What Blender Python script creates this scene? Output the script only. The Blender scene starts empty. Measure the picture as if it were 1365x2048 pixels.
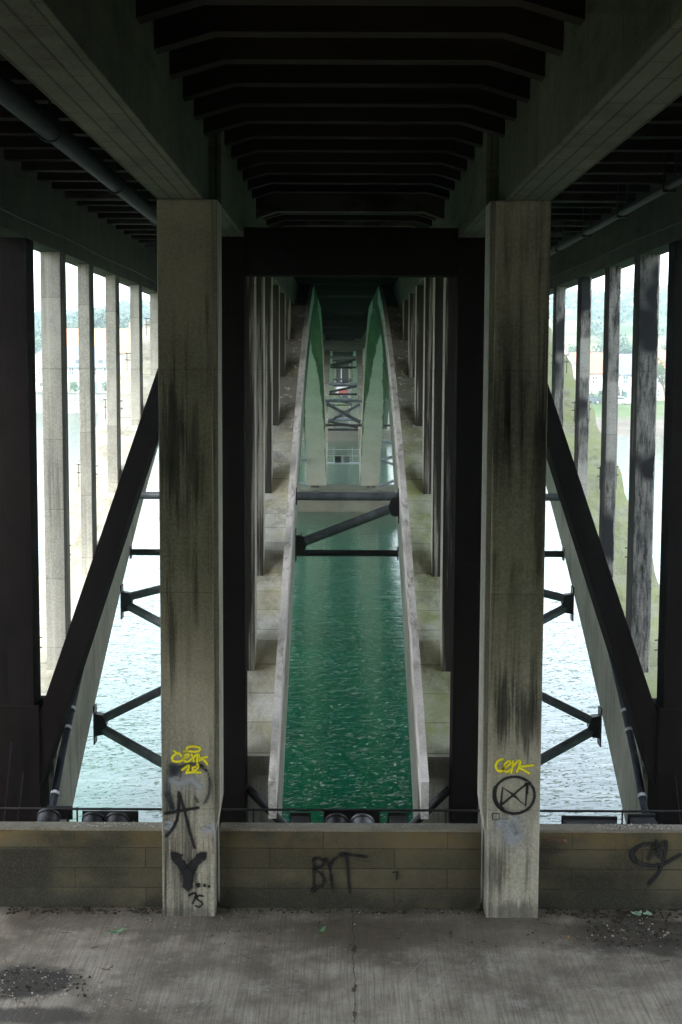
import bpy, bmesh, math, random
from mathutils import Vector, Matrix
R = math.radians
rng = random.Random(7)
sc = bpy.context.scene
COL = sc.collection

# ---------------------------------------------------------------- levels (camera height is z = 0)
FLOOR = -6.145
WATER = -8.57
BEAM = 1.82            # underside of the longitudinal beams
JOIST = 2.66           # underside of the cross joists at mid bay
SLAB = 3.15            # underside of the deck slab
CAMX = -0.125

# ---------------------------------------------------------------- mesh builder
class MB:
    def __init__(s): s.v = []; s.f = []; s.m = []; s.sm = []; s.mi = 0
    def add(s, vs, fs, smooth=False):
        o = len(s.v); s.v += [tuple(p) for p in vs]
        for f in fs:
            s.f.append(tuple(i + o for i in f)); s.m.append(s.mi); s.sm.append(smooth)
        return s
    def box(s, x0, x1, y0, y1, z0, z1, c=0.0):
        if x0 > x1: x0, x1 = x1, x0
        if c <= 0:
            vs = [(x, y, z) for x in (x0, x1) for y in (y0, y1) for z in (z0, z1)]
            return s.add(vs, [(0,1,3,2),(4,6,7,5),(0,4,5,1),(2,3,7,6),(0,2,6,4),(1,5,7,3)])
        bm = bmesh.new(); bmesh.ops.create_cube(bm, size=1.0)
        for v in bm.verts:
            v.co = Vector(((x0+x1)/2 + v.co.x*(x1-x0), (y0+y1)/2 + v.co.y*(y1-y0), (z0+z1)/2 + v.co.z*(z1-z0)))
        bmesh.ops.bevel(bm, geom=list(bm.edges), offset=c, segments=2, profile=0.6, affect='EDGES')
        s.add_bm(bm); return s
    def add_bm(s, bm, M=None, smooth=False):
        bm.verts.index_update()
        s.add([(M @ v.co if M else v.co) for v in bm.verts], [[v.index for v in f.verts] for f in bm.faces], smooth)
        bm.free(); return s
    def prism(s, poly, axis, a, b):
        """poly: 2D points; extruded along axis from a to b"""
        n = len(poly)
        def P(p, t):
            return {'x': (t, p[0], p[1]), 'y': (p[0], t, p[1]), 'z': (p[0], p[1], t)}[axis]
        vs = [P(p, a) for p in poly] + [P(p, b) for p in poly]
        fs = [tuple(range(n)), tuple(range(2*n-1, n-1, -1))] + [(i, i+n, (i+1) % n + n, (i+1) % n) for i in range(n)]
        return s.add(vs, fs)
    def tube(s, pts, r, n=12, cap=True):
        pts = [Vector(p) for p in pts]; vs = []; fs = []
        rs = r if isinstance(r, (list, tuple)) else [r]*len(pts)
        ref = None
        for i, p in enumerate(pts):
            d = (pts[min(i+1, len(pts)-1)] - pts[max(i-1, 0)]).normalized()
            if ref is None:
                ref = Vector((0,0,1)) if abs(d.z) < .9 else Vector((1,0,0))
            u = d.cross(ref).normalized(); w = u.cross(d).normalized(); ref = w
            for k in range(n):
                a = 2*math.pi*k/n
                vs.append(p + (u*math.cos(a) + w*math.sin(a))*rs[i])
        for i in range(len(pts)-1):
            for k in range(n):
                fs.append((i*n+k, i*n+(k+1) % n, (i+1)*n+(k+1) % n, (i+1)*n+k))
        s.add(vs, fs, True)
        if cap:
            m = len(pts)-1
            s.add(vs[:n], [tuple(range(n-1, -1, -1))]); s.add(vs[m*n:], [tuple(range(n))])
        return s
    def bar(s, a, b, w, h, up=(0,0,1)):
        a, b = Vector(a), Vector(b); d = (b-a).normalized(); up = Vector(up)
        if abs(d.dot(up)) > .98: up = Vector((1,0,0))
        u = d.cross(up).normalized(); q = u.cross(d).normalized()
        vs = [p + u*i*w/2 + q*j*h/2 for p in (a, b) for i, j in ((-1,-1),(1,-1),(1,1),(-1,1))]
        return s.add(vs, [(3,2,1,0),(4,5,6,7),(0,1,5,4),(1,2,6,5),(2,3,7,6),(3,0,4,7)])
    def lathe(s, prof, origin, axis=(0,0,1), n=20, smooth=True):
        """prof: (radius, height) along axis"""
        ax = Vector(axis).normalized(); ref = Vector((0,0,1)) if abs(ax.z) < .9 else Vector((1,0,0))
        u = ax.cross(ref).normalized(); w = ax.cross(u); o = Vector(origin); vs = []; fs = []
        for r, h in prof:
            for k in range(n):
                a = 2*math.pi*k/n; vs.append(o + ax*h + (u*math.cos(a)+w*math.sin(a))*r)
        for i in range(len(prof)-1):
            for k in range(n):
                fs.append((i*n+k, i*n+(k+1) % n, (i+1)*n+(k+1) % n, (i+1)*n+k))
        s.add(vs, fs, smooth)
        s.add(vs[:n], [tuple(range(n-1,-1,-1))]); s.add(vs[-n:], [tuple(range(n))]); return s
    def build(s, name, mat, parent=None, recalc=True):
        me = bpy.data.meshes.new(name); me.from_pydata(s.v, [], s.f)
        mats = mat if isinstance(mat, (list, tuple)) else [mat]
        for m in mats: me.materials.append(m)
        for p, mi, sm in zip(me.polygons, s.m, s.sm):
            p.material_index = mi; p.use_smooth = sm
        if recalc:
            bm = bmesh.new(); bm.from_mesh(me); bmesh.ops.recalc_face_normals(bm, faces=bm.faces); bm.to_mesh(me); bm.free()
        o = bpy.data.objects.new(name, me); COL.objects.link(o)
        if parent: o.parent = parent
        return o

def tag(o, label=None, cat=None, group=None, kind=None):
    if label: o['label'] = label
    if cat: o['category'] = cat
    if group: o['group'] = group
    if kind: o['kind'] = kind
    return o
def thing(name, label, cat, loc=(0,0,0), rz=0, group=None):
    o = bpy.data.objects.new(name, None); COL.objects.link(o); o.empty_display_size = .2
    o.location = loc; o.rotation_euler = (0,0,rz); return tag(o, label, cat, group)

# ---------------------------------------------------------------- node helper
class NT:
    def __init__(s, name):
        s.mat = bpy.data.materials.new(name); s.mat.use_nodes = True
        s.t = s.mat.node_tree; s.t.nodes.clear()
        s.out = s.t.nodes.new('ShaderNodeOutputMaterial')
    def n(s, kind, ins=None, **kw):
        nd = s.t.nodes.new(kind)
        for k, v in kw.items(): setattr(nd, k, v)
        for k, v in (ins or {}).items(): s.set(nd.inputs[k], v)
        return nd
    def set(s, sock, v):
        if hasattr(v, 'bl_idname') and hasattr(v, 'outputs'): v = v.outputs[0]
        if hasattr(v, 'is_output'): s.t.links.new(v, sock)
        else:
            if isinstance(v, (tuple, list)) and len(v) == 3 and sock.type == 'RGBA': v = (*v, 1)
            sock.default_value = v
    def coords(s, rand=True):
        tc = s.n('ShaderNodeTexCoord').outputs['Object']
        if not rand: return tc
        oi = s.n('ShaderNodeObjectInfo').outputs['Random']
        k = s.n('ShaderNodeVectorMath', {0: (37.0, 19.0, 53.0)}, operation='SCALE'); s.set(k.inputs['Scale'], oi)
        return s.n('ShaderNodeVectorMath', {0: tc, 1: k}, operation='ADD').outputs[0]
    def scaled(s, v, k): return s.n('ShaderNodeVectorMath', {0: v, 1: k}, operation='MULTIPLY').outputs[0]
    def noise(s, v, scale, detail=4, rough=.55, dist=0):
        return s.n('ShaderNodeTexNoise', {'Vector': v, 'Scale': scale, 'Detail': detail, 'Roughness': rough, 'Distortion': dist}).outputs[0]
    def ramp(s, f, a, b, lo=0., hi=1., smooth=True):
        nd = s.n('ShaderNodeMapRange', {'Value': f, 'From Min': a, 'From Max': b, 'To Min': lo, 'To Max': hi})
        nd.interpolation_type = 'SMOOTHSTEP' if smooth else 'LINEAR'; return nd.outputs[0]
    def mix(s, f, a, b, blend='MIX'):
        nd = s.n('ShaderNodeMix', data_type='RGBA', blend_type=blend)
        s.set(nd.inputs[0], f); s.set(nd.inputs[6], a); s.set(nd.inputs[7], b); return nd.outputs[2]
    def math(s, op, a, b=0.0, c=None):
        nd = s.n('ShaderNodeMath', {0: a, 1: b}, operation=op)
        if c is not None: s.set(nd.inputs[2], c)
        return nd.outputs[0]
    def xyz(s, v): return s.n('ShaderNodeSeparateXYZ', {0: v}).outputs
    def bump(s, h, strength=.4, dist=.02, normal=None):
        nd = s.n('ShaderNodeBump', {'Height': h, 'Strength': strength, 'Distance': dist})
        if normal: s.set(nd.inputs['Normal'], normal)
        return nd.outputs[0]
    def done(s, col, rough=.9, normal=None, spec=.3, metal=0., **kw):
        p = s.n('ShaderNodeBsdfPrincipled', {'Base Color': col, 'Roughness': rough, 'Specular IOR Level': spec, 'Metallic': metal, **kw})
        if normal: s.set(p.inputs['Normal'], normal)
        s.t.links.new(p.outputs[0], s.out.inputs[0]); return s.mat

def concrete(name, a, b, stain=(.02,.02,.017), stain_amt=.6, streak=(7,7,.35), board=None, moss=None, moss_amt=0.0,
             patch=None, drip=None, rand=True, spec=.25, face=None, algae=None, blots=None, guano=False, vary=False):
    """weathered cast concrete: blotches, vertical run-off streaks, pores, board marks; optional algae on upward faces, bitumen patches"""
    m = NT(name); v = m.coords(rand); raw = m.n('ShaderNodeTexCoord').outputs['Object']
    big = m.noise(v, .55, 5, .6); mid = m.noise(v, 2.4, 6, .65); fine = m.noise(v, 34, 3, .7)
    st = m.noise(m.scaled(v, streak), 1.0, 6, .68, .3)
    col = m.mix(m.ramp(big, .3, .72), a, b)
    col = m.mix(m.ramp(mid, .35, .8, 0, .5), col, tuple(x*.55 for x in a))
    col = m.mix(m.ramp(fine, .3, .75, .0, .45), col, tuple(min(1, x*1.5) for x in b))
    f = m.math('MULTIPLY', m.ramp(st, .46, .68), m.ramp(m.noise(v, .7, 3, .5), .36, .62, .15, 1))
    col = m.mix(m.math('MULTIPLY', f, stain_amt), col, stain)
    h = m.math('ADD', m.math('MULTIPLY', fine, .35), m.math('MULTIPLY', mid, .8))
    if board:
        br = m.n('ShaderNodeTexBrick', {'Vector': m.scaled(raw, board[0]) if board[0] else raw, 'Scale': 1.0, 'Mortar Size': board[3], 'Mortar Smooth': .4,
                 'Brick Width': board[1], 'Row Height': board[2], 'Color1': (1,1,1), 'Color2': (.72,.72,.72), 'Mortar': (.25,.25,.25)})
        br.offset = .37; br.offset_frequency = 2
        if board[4]:
            sx = m.xyz(raw); q = {'xz': (0,2), 'yz': (1,2), 'xy': (0,1), 'yx': (1,0)}[board[4]]
            cb = m.n('ShaderNodeCombineXYZ', {0: sx[q[0]], 1: sx[q[1]]})
            m.set(br.inputs['Vector'], cb)
        col = m.mix(board[5], col, br.outputs[0], 'MULTIPLY')
        h = m.math('ADD', h, m.math('MULTIPLY', br.outputs[0], .6))
    if drip:   # pale lime runs
        dr = m.noise(m.scaled(v, (11,11,.2)), 1.0, 4, .6)
        col = m.mix(m.math('MULTIPLY', m.ramp(dr, .58, .74), drip[1]), col, drip[0])
    if patch:  # black bitumen paint, torn edges: (side sign, x limit, z frequency, threshold)
        sx = m.xyz(raw); zz = m.n('ShaderNodeCombineXYZ', {2: m.math('MULTIPLY', sx[2], patch[2])})
        off = m.n('ShaderNodeVectorMath', {0: zz, 1: m.n('ShaderNodeCombineXYZ', {0: m.math('MULTIPLY', sx[1], .37), 1: m.math('MULTIPLY', m.noise(m.scaled(v, (14,14,2)), 1.0, 4, .7), .35)})}, operation='ADD')
        on = m.ramp(m.noise(off, 1.0, 1, .4), patch[3], patch[3]+.035)
        edge = m.math('ADD', m.math('MULTIPLY', sx[0], patch[0]), m.math('MULTIPLY', m.noise(m.scaled(v, (3,3,1.2)), 1.0, 4, .6), -.16))
        inside = m.ramp(edge, patch[1]-.088, patch[1]-.076, 1, 0)
        worn = m.math('MAXIMUM', m.ramp(m.noise(m.scaled(v, (14,14,2.2)), 1.0, 6, .8), .38, .66, .3, 1), m.ramp(m.noise(m.scaled(v, (.5,.5,.5)), 1.0, 3, .6), .44, .56))
        col = m.mix(m.math('MULTIPLY', m.math('MULTIPLY', on, inside), worn), col, (.016,.017,.019))
    if vary:   # some members are cleaner than their neighbours
        oi = m.n('ShaderNodeObjectInfo').outputs['Random']
        col = m.mix(m.ramp(oi, .15, .95, .75, 0), col, (.008,.0055,.005))
        col = m.mix(m.math('MULTIPLY', m.math('GREATER_THAN', oi, .86), m.ramp(m.noise(m.scaled(v, (1.2,3,3)), 1.0, 4, .6), .4, .6)), col, (.075,.066,.055))
    if blots:  # dark damp stains: (x, z, half width, half height, strength)
        sx = m.xyz(raw)
        for bx, bz, rx_, rz_, am in blots:
            d = m.math('SQRT', m.math('ADD', m.math('POWER', m.math('DIVIDE', m.math('SUBTRACT', sx[0], bx), rx_), 2.), m.math('POWER', m.math('DIVIDE', m.math('SUBTRACT', sx[2], bz), rz_), 2.)))
            d = m.math('ADD', d, m.math('MULTIPLY', m.math('SUBTRACT', m.noise(m.scaled(v, (19,19,.7)), 1.0, 6, .72), .5), 3.4))
            col = m.mix(m.math('MULTIPLY', m.ramp(d, .45, 1.25, 1, 0), am*.85), col, (.016,.017,.013))
    if algae:  # green growth on the shaded stretch near the crown
        yy = m.math('ADD', m.xyz(raw)[1], m.math('MULTIPLY', m.math('SUBTRACT', m.noise(v, .8, 4, .6), .5), 4.0))
        col = m.mix(m.ramp(yy, algae[0], algae[1], 0, .92), col, algae[2])
    if face:   # shade painted with run-off streaks on the faces that look one way: (axis, sign, colour, strength, streak threshold)
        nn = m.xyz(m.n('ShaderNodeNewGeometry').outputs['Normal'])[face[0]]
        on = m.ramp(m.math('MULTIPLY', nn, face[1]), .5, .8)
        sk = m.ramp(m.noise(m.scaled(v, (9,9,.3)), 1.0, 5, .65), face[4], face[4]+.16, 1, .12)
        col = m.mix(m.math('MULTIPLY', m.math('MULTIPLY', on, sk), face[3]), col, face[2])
    if moss:
        nz = m.xyz(m.n('ShaderNodeNewGeometry').outputs['Normal'])[2]
        g = m.math('MULTIPLY', m.ramp(nz, .3, .8), m.ramp(m.noise(v, 1.1, 6, .7), .32, .66, .1, 1))
        col = m.mix(m.math('MULTIPLY', g, moss_amt), col, moss)
        nzr = m.ramp(nz, .3, .8); dk = m.ramp(m.noise(m.scaled(v, (1.6,.7,1)), 1.0, 6, .75), .48, .66)
        col = m.mix(m.math('MULTIPLY', m.math('MULTIPLY', dk, nzr), .6), col, (.13,.115,.075))
        if guano:
            yr = m.ramp(m.xyz(raw)[1], 27, 33)
            col = m.mix(m.math('MULTIPLY', m.math('MULTIPLY', yr, nzr), .72), col, (.085,.068,.05))
            gs = m.math('MULTIPLY', m.ramp(m.noise(m.scaled(v, (1,.45,1)), 7, 4, .8), .58, .64), m.math('MULTIPLY', yr, nzr))
            col = m.mix(m.math('MULTIPLY', gs, .85), col, (.6,.58,.52))
        spk = m.ramp(m.noise(v, 9, 5, .8), .66, .72)
        col = m.mix(m.math('MULTIPLY', m.math('MULTIPLY', spk, m.ramp(nz, .3, .8)), .35), col, (.62,.62,.58))
    return m.done(col, m.ramp(mid, .2, .8, .8, .97), m.bump(h, .45, .015), spec=spec)

def plain(name, col, rough=.6, metal=0., var=.25, scale=6, bump=.15, spec=.4):
    m = NT(name); v = m.coords()
    c = m.mix(m.ramp(m.noise(v, scale, 5, .65), .3, .7), tuple(x*(1-var) for x in col), tuple(min(1, x*(1+var)) for x in col))
    c = m.mix(m.ramp(m.noise(v, scale*5, 3, .7), .45, .8, 0, var), c, tuple(x*.5 for x in col))
    return m.done(c, rough, m.bump(m.noise(v, scale*6, 3), bump, .01), spec, metal)

M = {}
GREY, WARM = (.25,.25,.21), (.36,.34,.28)
M['pillar']  = concrete('pillar_concrete', (.28,.262,.20), (.50,.465,.365), (.014,.014,.011), .97, (8,8,.26), ((0), 4.0, 2.45, .004, 'xz', .6), drip=((.52,.49,.41), .4), blots=((-1.98,-.85,.13,.75,.9),(-1.72,-1.0,.12,.6,.6),(-2.0,-2.9,.05,.7,.8),(-1.72,-2.3,.04,.6,.7),(1.7,-3.75,.10,.45,.92),(1.98,-3.85,.13,.4,.92),(1.75,-.4,.3,1.0,.45),(2.05,-1.4,.09,.9,.7),(1.62,-5.6,.12,.35,.7),(1.83,-6.1,.4,.16,.7),(-1.83,-6.12,.4,.1,.6)))
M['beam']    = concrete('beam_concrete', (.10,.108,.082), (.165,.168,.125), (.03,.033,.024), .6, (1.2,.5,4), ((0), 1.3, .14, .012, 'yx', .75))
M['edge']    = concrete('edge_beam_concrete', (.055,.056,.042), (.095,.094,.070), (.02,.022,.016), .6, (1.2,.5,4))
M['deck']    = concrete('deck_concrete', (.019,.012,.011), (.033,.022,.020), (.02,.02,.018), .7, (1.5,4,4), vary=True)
M['shade_black']    = concrete('shade_black_concrete', (.008,.0055,.005), (.013,.0095,.009), (.006,.005,.005), .7, spec=.03)  # near-black colour stands in for the shade on the portal frame
M['column']  = concrete('column_concrete', (.27,.265,.22), (.39,.38,.32), (.06,.06,.05), .55, (9,9,.3), ((0), 3.0, 1.1, .006, 'xz', .6), drip=((.6,.62,.58), .3), face=(0, 1, (.05,.048,.04), .82, .46))  # inner sides darkened: interior shade painted in along with run-off streaks
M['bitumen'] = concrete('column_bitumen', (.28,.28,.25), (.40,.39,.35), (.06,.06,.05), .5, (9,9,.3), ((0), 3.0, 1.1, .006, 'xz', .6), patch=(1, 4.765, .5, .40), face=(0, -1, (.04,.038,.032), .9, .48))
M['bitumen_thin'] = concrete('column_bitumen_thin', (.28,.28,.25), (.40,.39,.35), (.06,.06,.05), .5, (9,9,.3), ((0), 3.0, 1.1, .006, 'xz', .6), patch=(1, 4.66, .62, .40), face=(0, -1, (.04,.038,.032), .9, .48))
M['stained'] = concrete('column_stained_shaded', (.33,.31,.25), (.46,.43,.35), (.05,.045,.035), .6, (8,8,.22), ((0), 3.0, 1.3, .006, 'xz', .5), face=(1, -1, (.022,.019,.015), .97, .52))  # front faces carry painted shade along with their stains
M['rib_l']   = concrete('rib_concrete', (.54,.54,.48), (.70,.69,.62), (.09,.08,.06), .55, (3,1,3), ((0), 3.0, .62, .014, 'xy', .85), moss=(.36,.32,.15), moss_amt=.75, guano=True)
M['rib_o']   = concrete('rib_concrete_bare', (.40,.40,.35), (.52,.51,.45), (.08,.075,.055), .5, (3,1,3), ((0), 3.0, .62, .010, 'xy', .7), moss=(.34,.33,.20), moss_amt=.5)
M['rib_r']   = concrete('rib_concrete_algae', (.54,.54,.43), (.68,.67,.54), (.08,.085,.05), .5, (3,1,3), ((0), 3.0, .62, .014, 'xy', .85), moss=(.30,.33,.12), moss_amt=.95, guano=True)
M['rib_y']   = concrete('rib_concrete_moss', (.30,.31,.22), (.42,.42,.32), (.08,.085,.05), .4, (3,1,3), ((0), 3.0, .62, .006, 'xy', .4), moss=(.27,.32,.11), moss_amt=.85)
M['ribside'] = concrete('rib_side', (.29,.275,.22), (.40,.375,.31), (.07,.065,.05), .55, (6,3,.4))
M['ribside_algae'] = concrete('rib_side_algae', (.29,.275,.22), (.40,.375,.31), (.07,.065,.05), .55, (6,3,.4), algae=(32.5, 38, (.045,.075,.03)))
M['kerb']    = concrete('kerb_concrete', (.56,.50,.43), (.70,.63,.56), (.14,.11,.07), .8, (7,.35,7))
M['pier']    = concrete('pier_stone', (.05,.046,.03), (.095,.09,.06), (.02,.022,.012), .8, (2,2,.8), ((0), 1.4, .5, .012, 'xz', .7), moss=(.06,.085,.025), moss_amt=.7)

# green stained soffit of the far half: algae creeping in from both edges
def soffit_mat():
    m = NT('rib_soffit_algae'); v = m.coords(False); sx = m.xyz(v)
    ax = m.math('ABSOLUTE', m.math('SUBTRACT', m.math('ABSOLUTE', sx[0]), 1.62))
    prof = m.ramp(sx[1], 60, 82, .04, .56)
    wob = m.math('MULTIPLY', m.math('SUBTRACT', m.noise(m.scaled(v, (1,.25,.25)), 1.3, 4, .6), .5), .35)
    edge = m.ramp(m.math('ADD', ax, wob), m.math('SUBTRACT', prof, .03), m.math('ADD', prof, .03))
    pale = m.mix(m.ramp(m.noise(v, .5, 5, .65), .3, .7), (.56,.53,.44), (.66,.62,.52))
    pale = m.mix(m.ramp(m.noise(v, 5, 5, .7), .5, .75, 0, .5), pale, (.24,.31,.2))
    green = m.mix(m.ramp(m.noise(m.scaled(v, (3,.3,.3)), 1.0, 5, .6), .35, .7), (.05,.10,.04), (.13,.18,.08))
    nz = m.xyz(m.n('ShaderNodeNewGeometry').outputs['Normal'])[2]
    edge = m.math('MULTIPLY', edge, m.ramp(nz, -.55, -.2, 1, .25))
    return m.done(m.mix(edge, pale, green), .85, m.bump(m.noise(v, 12, 5), .4, .02))
M['soffit'] = soffit_mat()

M['steel'] = plain('brace_steel', (.11,.125,.135), .5, .0, .35, 5, .3)
M['iron'] = plain('dark_iron', (.018,.016,.016), .5, .0, .4, 9, .2)
M['pipe'] = plain('bluish_pipe', (.018,.022,.029), .6, .0, .4, 7, .2, .2)
M['clip'] = plain('pale_clip', (.45,.48,.5), .5)
M['chrome'] = plain('scuffed_aluminium', (.16,.16,.155), .5, .5, .25, 12)
M['glass'] = plain('lamp_glass', (.05,.06,.065), .12, 0, .2, 3, .02, .6)

def wall_mat():
    m = NT('ashlar_wall'); v = m.coords(False); sx = m.xyz(v); rv = m.coords(True)
    cb = m.n('ShaderNodeCombineXYZ', {0: m.math('ADD', sx[0], .31), 1: m.math('SUBTRACT', sx[2], FLOOR)})
    br = m.n('ShaderNodeTexBrick', {'Vector': cb, 'Scale': 1.0, 'Mortar Size': .0055, 'Mortar Smooth': .3, 'Bias': -.1, 'Brick Width': 1.42, 'Row Height': .2352,
             'Color1': (1,1,1), 'Color2': (.56,.57,.56), 'Mortar': (.2,.19,.17)})
    br.offset = .43
    col = m.mix(m.ramp(m.noise(rv, 1.2, 6, .65), .3, .7), (.068,.060,.036), (.132,.116,.070))
    col = m.mix(.85, col, br.outputs[0], 'MULTIPLY')
    zt = m.ramp(sx[2], FLOOR+.55, FLOOR+.93)
    col = m.mix(m.math('MULTIPLY', zt, m.ramp(m.noise(rv, 1.6, 6, .7), .42, .66, 0, .75)), col, (.17,.112,.035))
    col = m.mix(m.ramp(m.noise(m.scaled(rv, (.55,.55,1.1)), 1.0, 4, .5), .50, .66, 0, .8), col, (.022,.023,.016))
    dk = m.math('ADD', m.math('MULTIPLY', m.ramp(sx[0], -3.3, -3.5), m.ramp(sx[2], FLOOR+.66, FLOOR+.72, 1, 0)), m.math('MULTIPLY', m.ramp(m.math('ABSOLUTE', m.math('SUBTRACT', sx[0], 2.9)), .25, .95, 1, 0), m.ramp(sx[2], FLOOR+.35, FLOOR+.6, 1, 0)))
    col = m.mix(m.math('MULTIPLY', m.math('MINIMUM', dk, 1.0), m.ramp(m.noise(rv, 2.5, 5, .6), .25, .5, .5, .9)), col, (.022,.021,.014))
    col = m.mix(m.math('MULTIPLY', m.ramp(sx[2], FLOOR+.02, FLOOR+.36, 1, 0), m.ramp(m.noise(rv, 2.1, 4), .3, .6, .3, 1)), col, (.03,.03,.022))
    col = m.mix(m.ramp(m.noise(rv, 3.1, 5, .75), .68, .76, 0, .35), col, (.25,.28,.30))
    col = m.mix(m.ramp(m.noise(rv, 40, 3, .7), .4, .85, 0, .25), col, (.2,.18,.135))
    h = m.math('ADD', m.math('MULTIPLY', br.outputs[0], 1.2), m.math('MULTIPLY', m.noise(rv, 25, 5, .7), .7))
    return m.done(col, .92, m.bump(h, .6, .015), .2)
M['wall'] = wall_mat()
M['coping'] = concrete('dusty_coping', (.15,.132,.095), (.23,.21,.16), (.05,.045,.033), .6, (4,4,4))

def floor_mat():
    m = NT('brushed_concrete'); v = m.coords(False); sx = m.xyz(v)
    big = m.noise(v, .9, 6, .62); col = m.mix(m.ramp(big, .32, .68), (.150,.122,.085), (.48,.42,.325))
    col = m.mix(m.ramp(m.noise(v, 2.3, 6, .7), .48, .7, 0, .75), col, (.47,.43,.355))
    br = m.noise(m.scaled(v, (46, 1.1, 1)), 1.0, 4, .7)
    col = m.mix(m.ramp(br, .38, .68, .0, .55), col, (.11,.105,.09))
    tv = m.n('ShaderNodeVectorRotate', {'Vector': v, 'Angle': R(24)}, rotation_type='Z_AXIS').outputs[0]
    ty = m.math('MULTIPLY', m.ramp(m.noise(m.scaled(tv, (30,.5,1)), 1.0, 3, .6), .56, .70), m.ramp(m.noise(v, .8, 3), .45, .62))
    col = m.mix(m.math('MULTIPLY', ty, .35), col, (.46,.44,.40))
    # damp dirt patches, one at each lower corner of the apron and along the wall foot
    def blob(cx, cy, rx, ry, amt, c):
        nonlocal col
        d = m.math('SQRT', m.math('ADD', m.math('POWER', m.math('DIVIDE', m.math('SUBTRACT', sx[0], cx), rx), 2.), m.math('POWER', m.math('DIVIDE', m.math('SUBTRACT', sx[1], cy), ry), 2.)))
        d = m.math('ADD', d, m.math('MULTIPLY', m.math('SUBTRACT', m.noise(v, 3.2, 5, .65), .5), 1.1))
        col = m.mix(m.math('MULTIPLY', m.ramp(d, .55, 1.05, 1, 0), amt), col, c)
    blob(3.2, 15.05, .95, .75, .9, (.045,.038,.028)); blob(-3.25, 13.75, .75, .45, .92, (.03,.027,.022))
    blob(-3.1, 13.0, .8, .22, .8, (.035,.03,.025)); blob(.6, 15.0, 2.6, .5, .6, (.12,.095,.06)); blob(-2.0, 15.3, 2.2, .35, .5, (.10,.085,.06))
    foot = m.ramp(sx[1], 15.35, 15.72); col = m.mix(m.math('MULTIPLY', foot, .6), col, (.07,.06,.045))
    col = m.mix(m.math('MULTIPLY', m.ramp(m.noise(v, 70, 2, .6), .60, .70, 0, .7), m.ramp(m.noise(v, 1.7, 4, .7), .40, .62)), col, (.52,.49,.43))
    col = m.mix(m.ramp(m.noise(v, 28, 5, .85), .50, .72, 0, .55), col, (.085,.073,.055))
    col = m.mix(m.ramp(m.noise(v, 5.5, 6, .8), .55, .72, 0, .5), col, (.10,.082,.058))
    col = m.mix(m.ramp(m.noise(v, 11, 5, .8), .64, .74, 0, .6), col, (.06,.055,.045))
    # the crack running away from the viewer
    xo = m.math('MULTIPLY', m.math('SUBTRACT', m.noise(m.scaled(v, (.01,2.2,.01)), 1.0, 6, .7), .5), .16)
    dd = m.math('ABSOLUTE', m.math('SUBTRACT', m.math('ADD', sx[0], xo), .03))
    wd = m.ramp(m.noise(m.scaled(v, (.01,3.4,.01)), 1.0, 3, .6), .52, .66, .004, .028)
    ck = m.math('LESS_THAN', dd, wd); col = m.mix(m.math('MULTIPLY', ck, .85), col, (.05,.035,.025))
    h = m.math('ADD', m.math('MULTIPLY', br, .5), m.math('SUBTRACT', m.math('MULTIPLY', m.noise(v, 30, 4, .7), .6), m.math('MULTIPLY', ck, 1.5)))
    return m.done(col, m.ramp(big, .3, .7, .72, .93), m.bump(h, .5, .012), .3)
M['floor'] = floor_mat()

def water_mat():
    m = NT('river_water'); v = m.coords(False)
    v2 = m.n('ShaderNodeVectorRotate', {'Vector': v, 'Angle': R(-14)}, rotation_type='Z_AXIS').outputs[0]
    a = m.noise(m.scaled(v2, (1.0,2.1,1)), 1.15, 5, .62, .6)
    b = m.noise(m.scaled(v2, (1.0,1.8,1)), .22, 3, .5, .3)
    c = m.ramp(m.math('MAXIMUM', m.noise(m.scaled(v2, (1.0,2.0,1)), 3.2, 3, .6, .9), m.noise(m.scaled(v2, (1.0,1.7,1)), 6.5, 2, .5, .6)), .61, .75)
    gust = m.ramp(m.noise(v, .16, 3, .6), .38, .62, .25, 1)
    h = m.math('ADD', m.math('ADD', a, m.math('MULTIPLY', b, 2.2)), m.math('MULTIPLY', m.math('MULTIPLY', c, gust), 5.2))
    col = m.mix(m.ramp(m.noise(v, .12, 4), .35, .65), (.0,.034,.013), (.0,.046,.019))
    return m.done(col, .06, m.bump(h, 1.0, .014), .29, IOR=1.333)
M['water'] = water_mat()

# ---------------------------------------------------------------- setting: river, quay, apron
MB().add([(-790,17,WATER),(790,17,WATER),(790,420,WATER),(-790,420,WATER),(-790,-60,WATER),(790,-60,WATER)],
         [(0,1,2,3),(4,5,1,0)]).build('water', M['water'])['kind'] = 'structure'
q = MB().box(-40,40,-40,17.5,-11,FLOOR-.03); tag(q.build('quay', M['pier']), kind='structure')
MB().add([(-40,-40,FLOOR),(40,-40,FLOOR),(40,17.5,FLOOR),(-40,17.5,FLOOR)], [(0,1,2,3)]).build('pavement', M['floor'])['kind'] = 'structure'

M['grass'] = plain('bounce_cut_grass', (.045,.07,.025), .95, 0, .3, 2, .5, .1)  # dark ground out of view, added to cut bounced light
for s_ in (-1, 1):
    MB().add([(s_*7.3,-40,FLOOR+.012),(s_*60,-40,FLOOR+2.0),(s_*60,17.2,FLOOR+2.0),(s_*7.3,17.2,FLOOR+.012)], [(0,1,2,3)]).build('bounce_cut_bank', M['grass'])['kind'] = 'structure'  # added dark ground out of view, cuts bounced light
# ---------------------------------------------------------------- the bridge
bridge = thing('road_bridge', 'grey concrete arch bridge seen from underneath, its columns and ribs receding over the river', 'bridge', (0,0,0))
D1 = 19.85
COLS = [22.2, 24.72, 27.6, 30.8, 34.0, 37.4]
def part(mb, name, mat, label=None, parent=None):
    o = mb.build(name, mat, parent or bridge)
    if label: o['label'] = label
    return o

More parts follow.
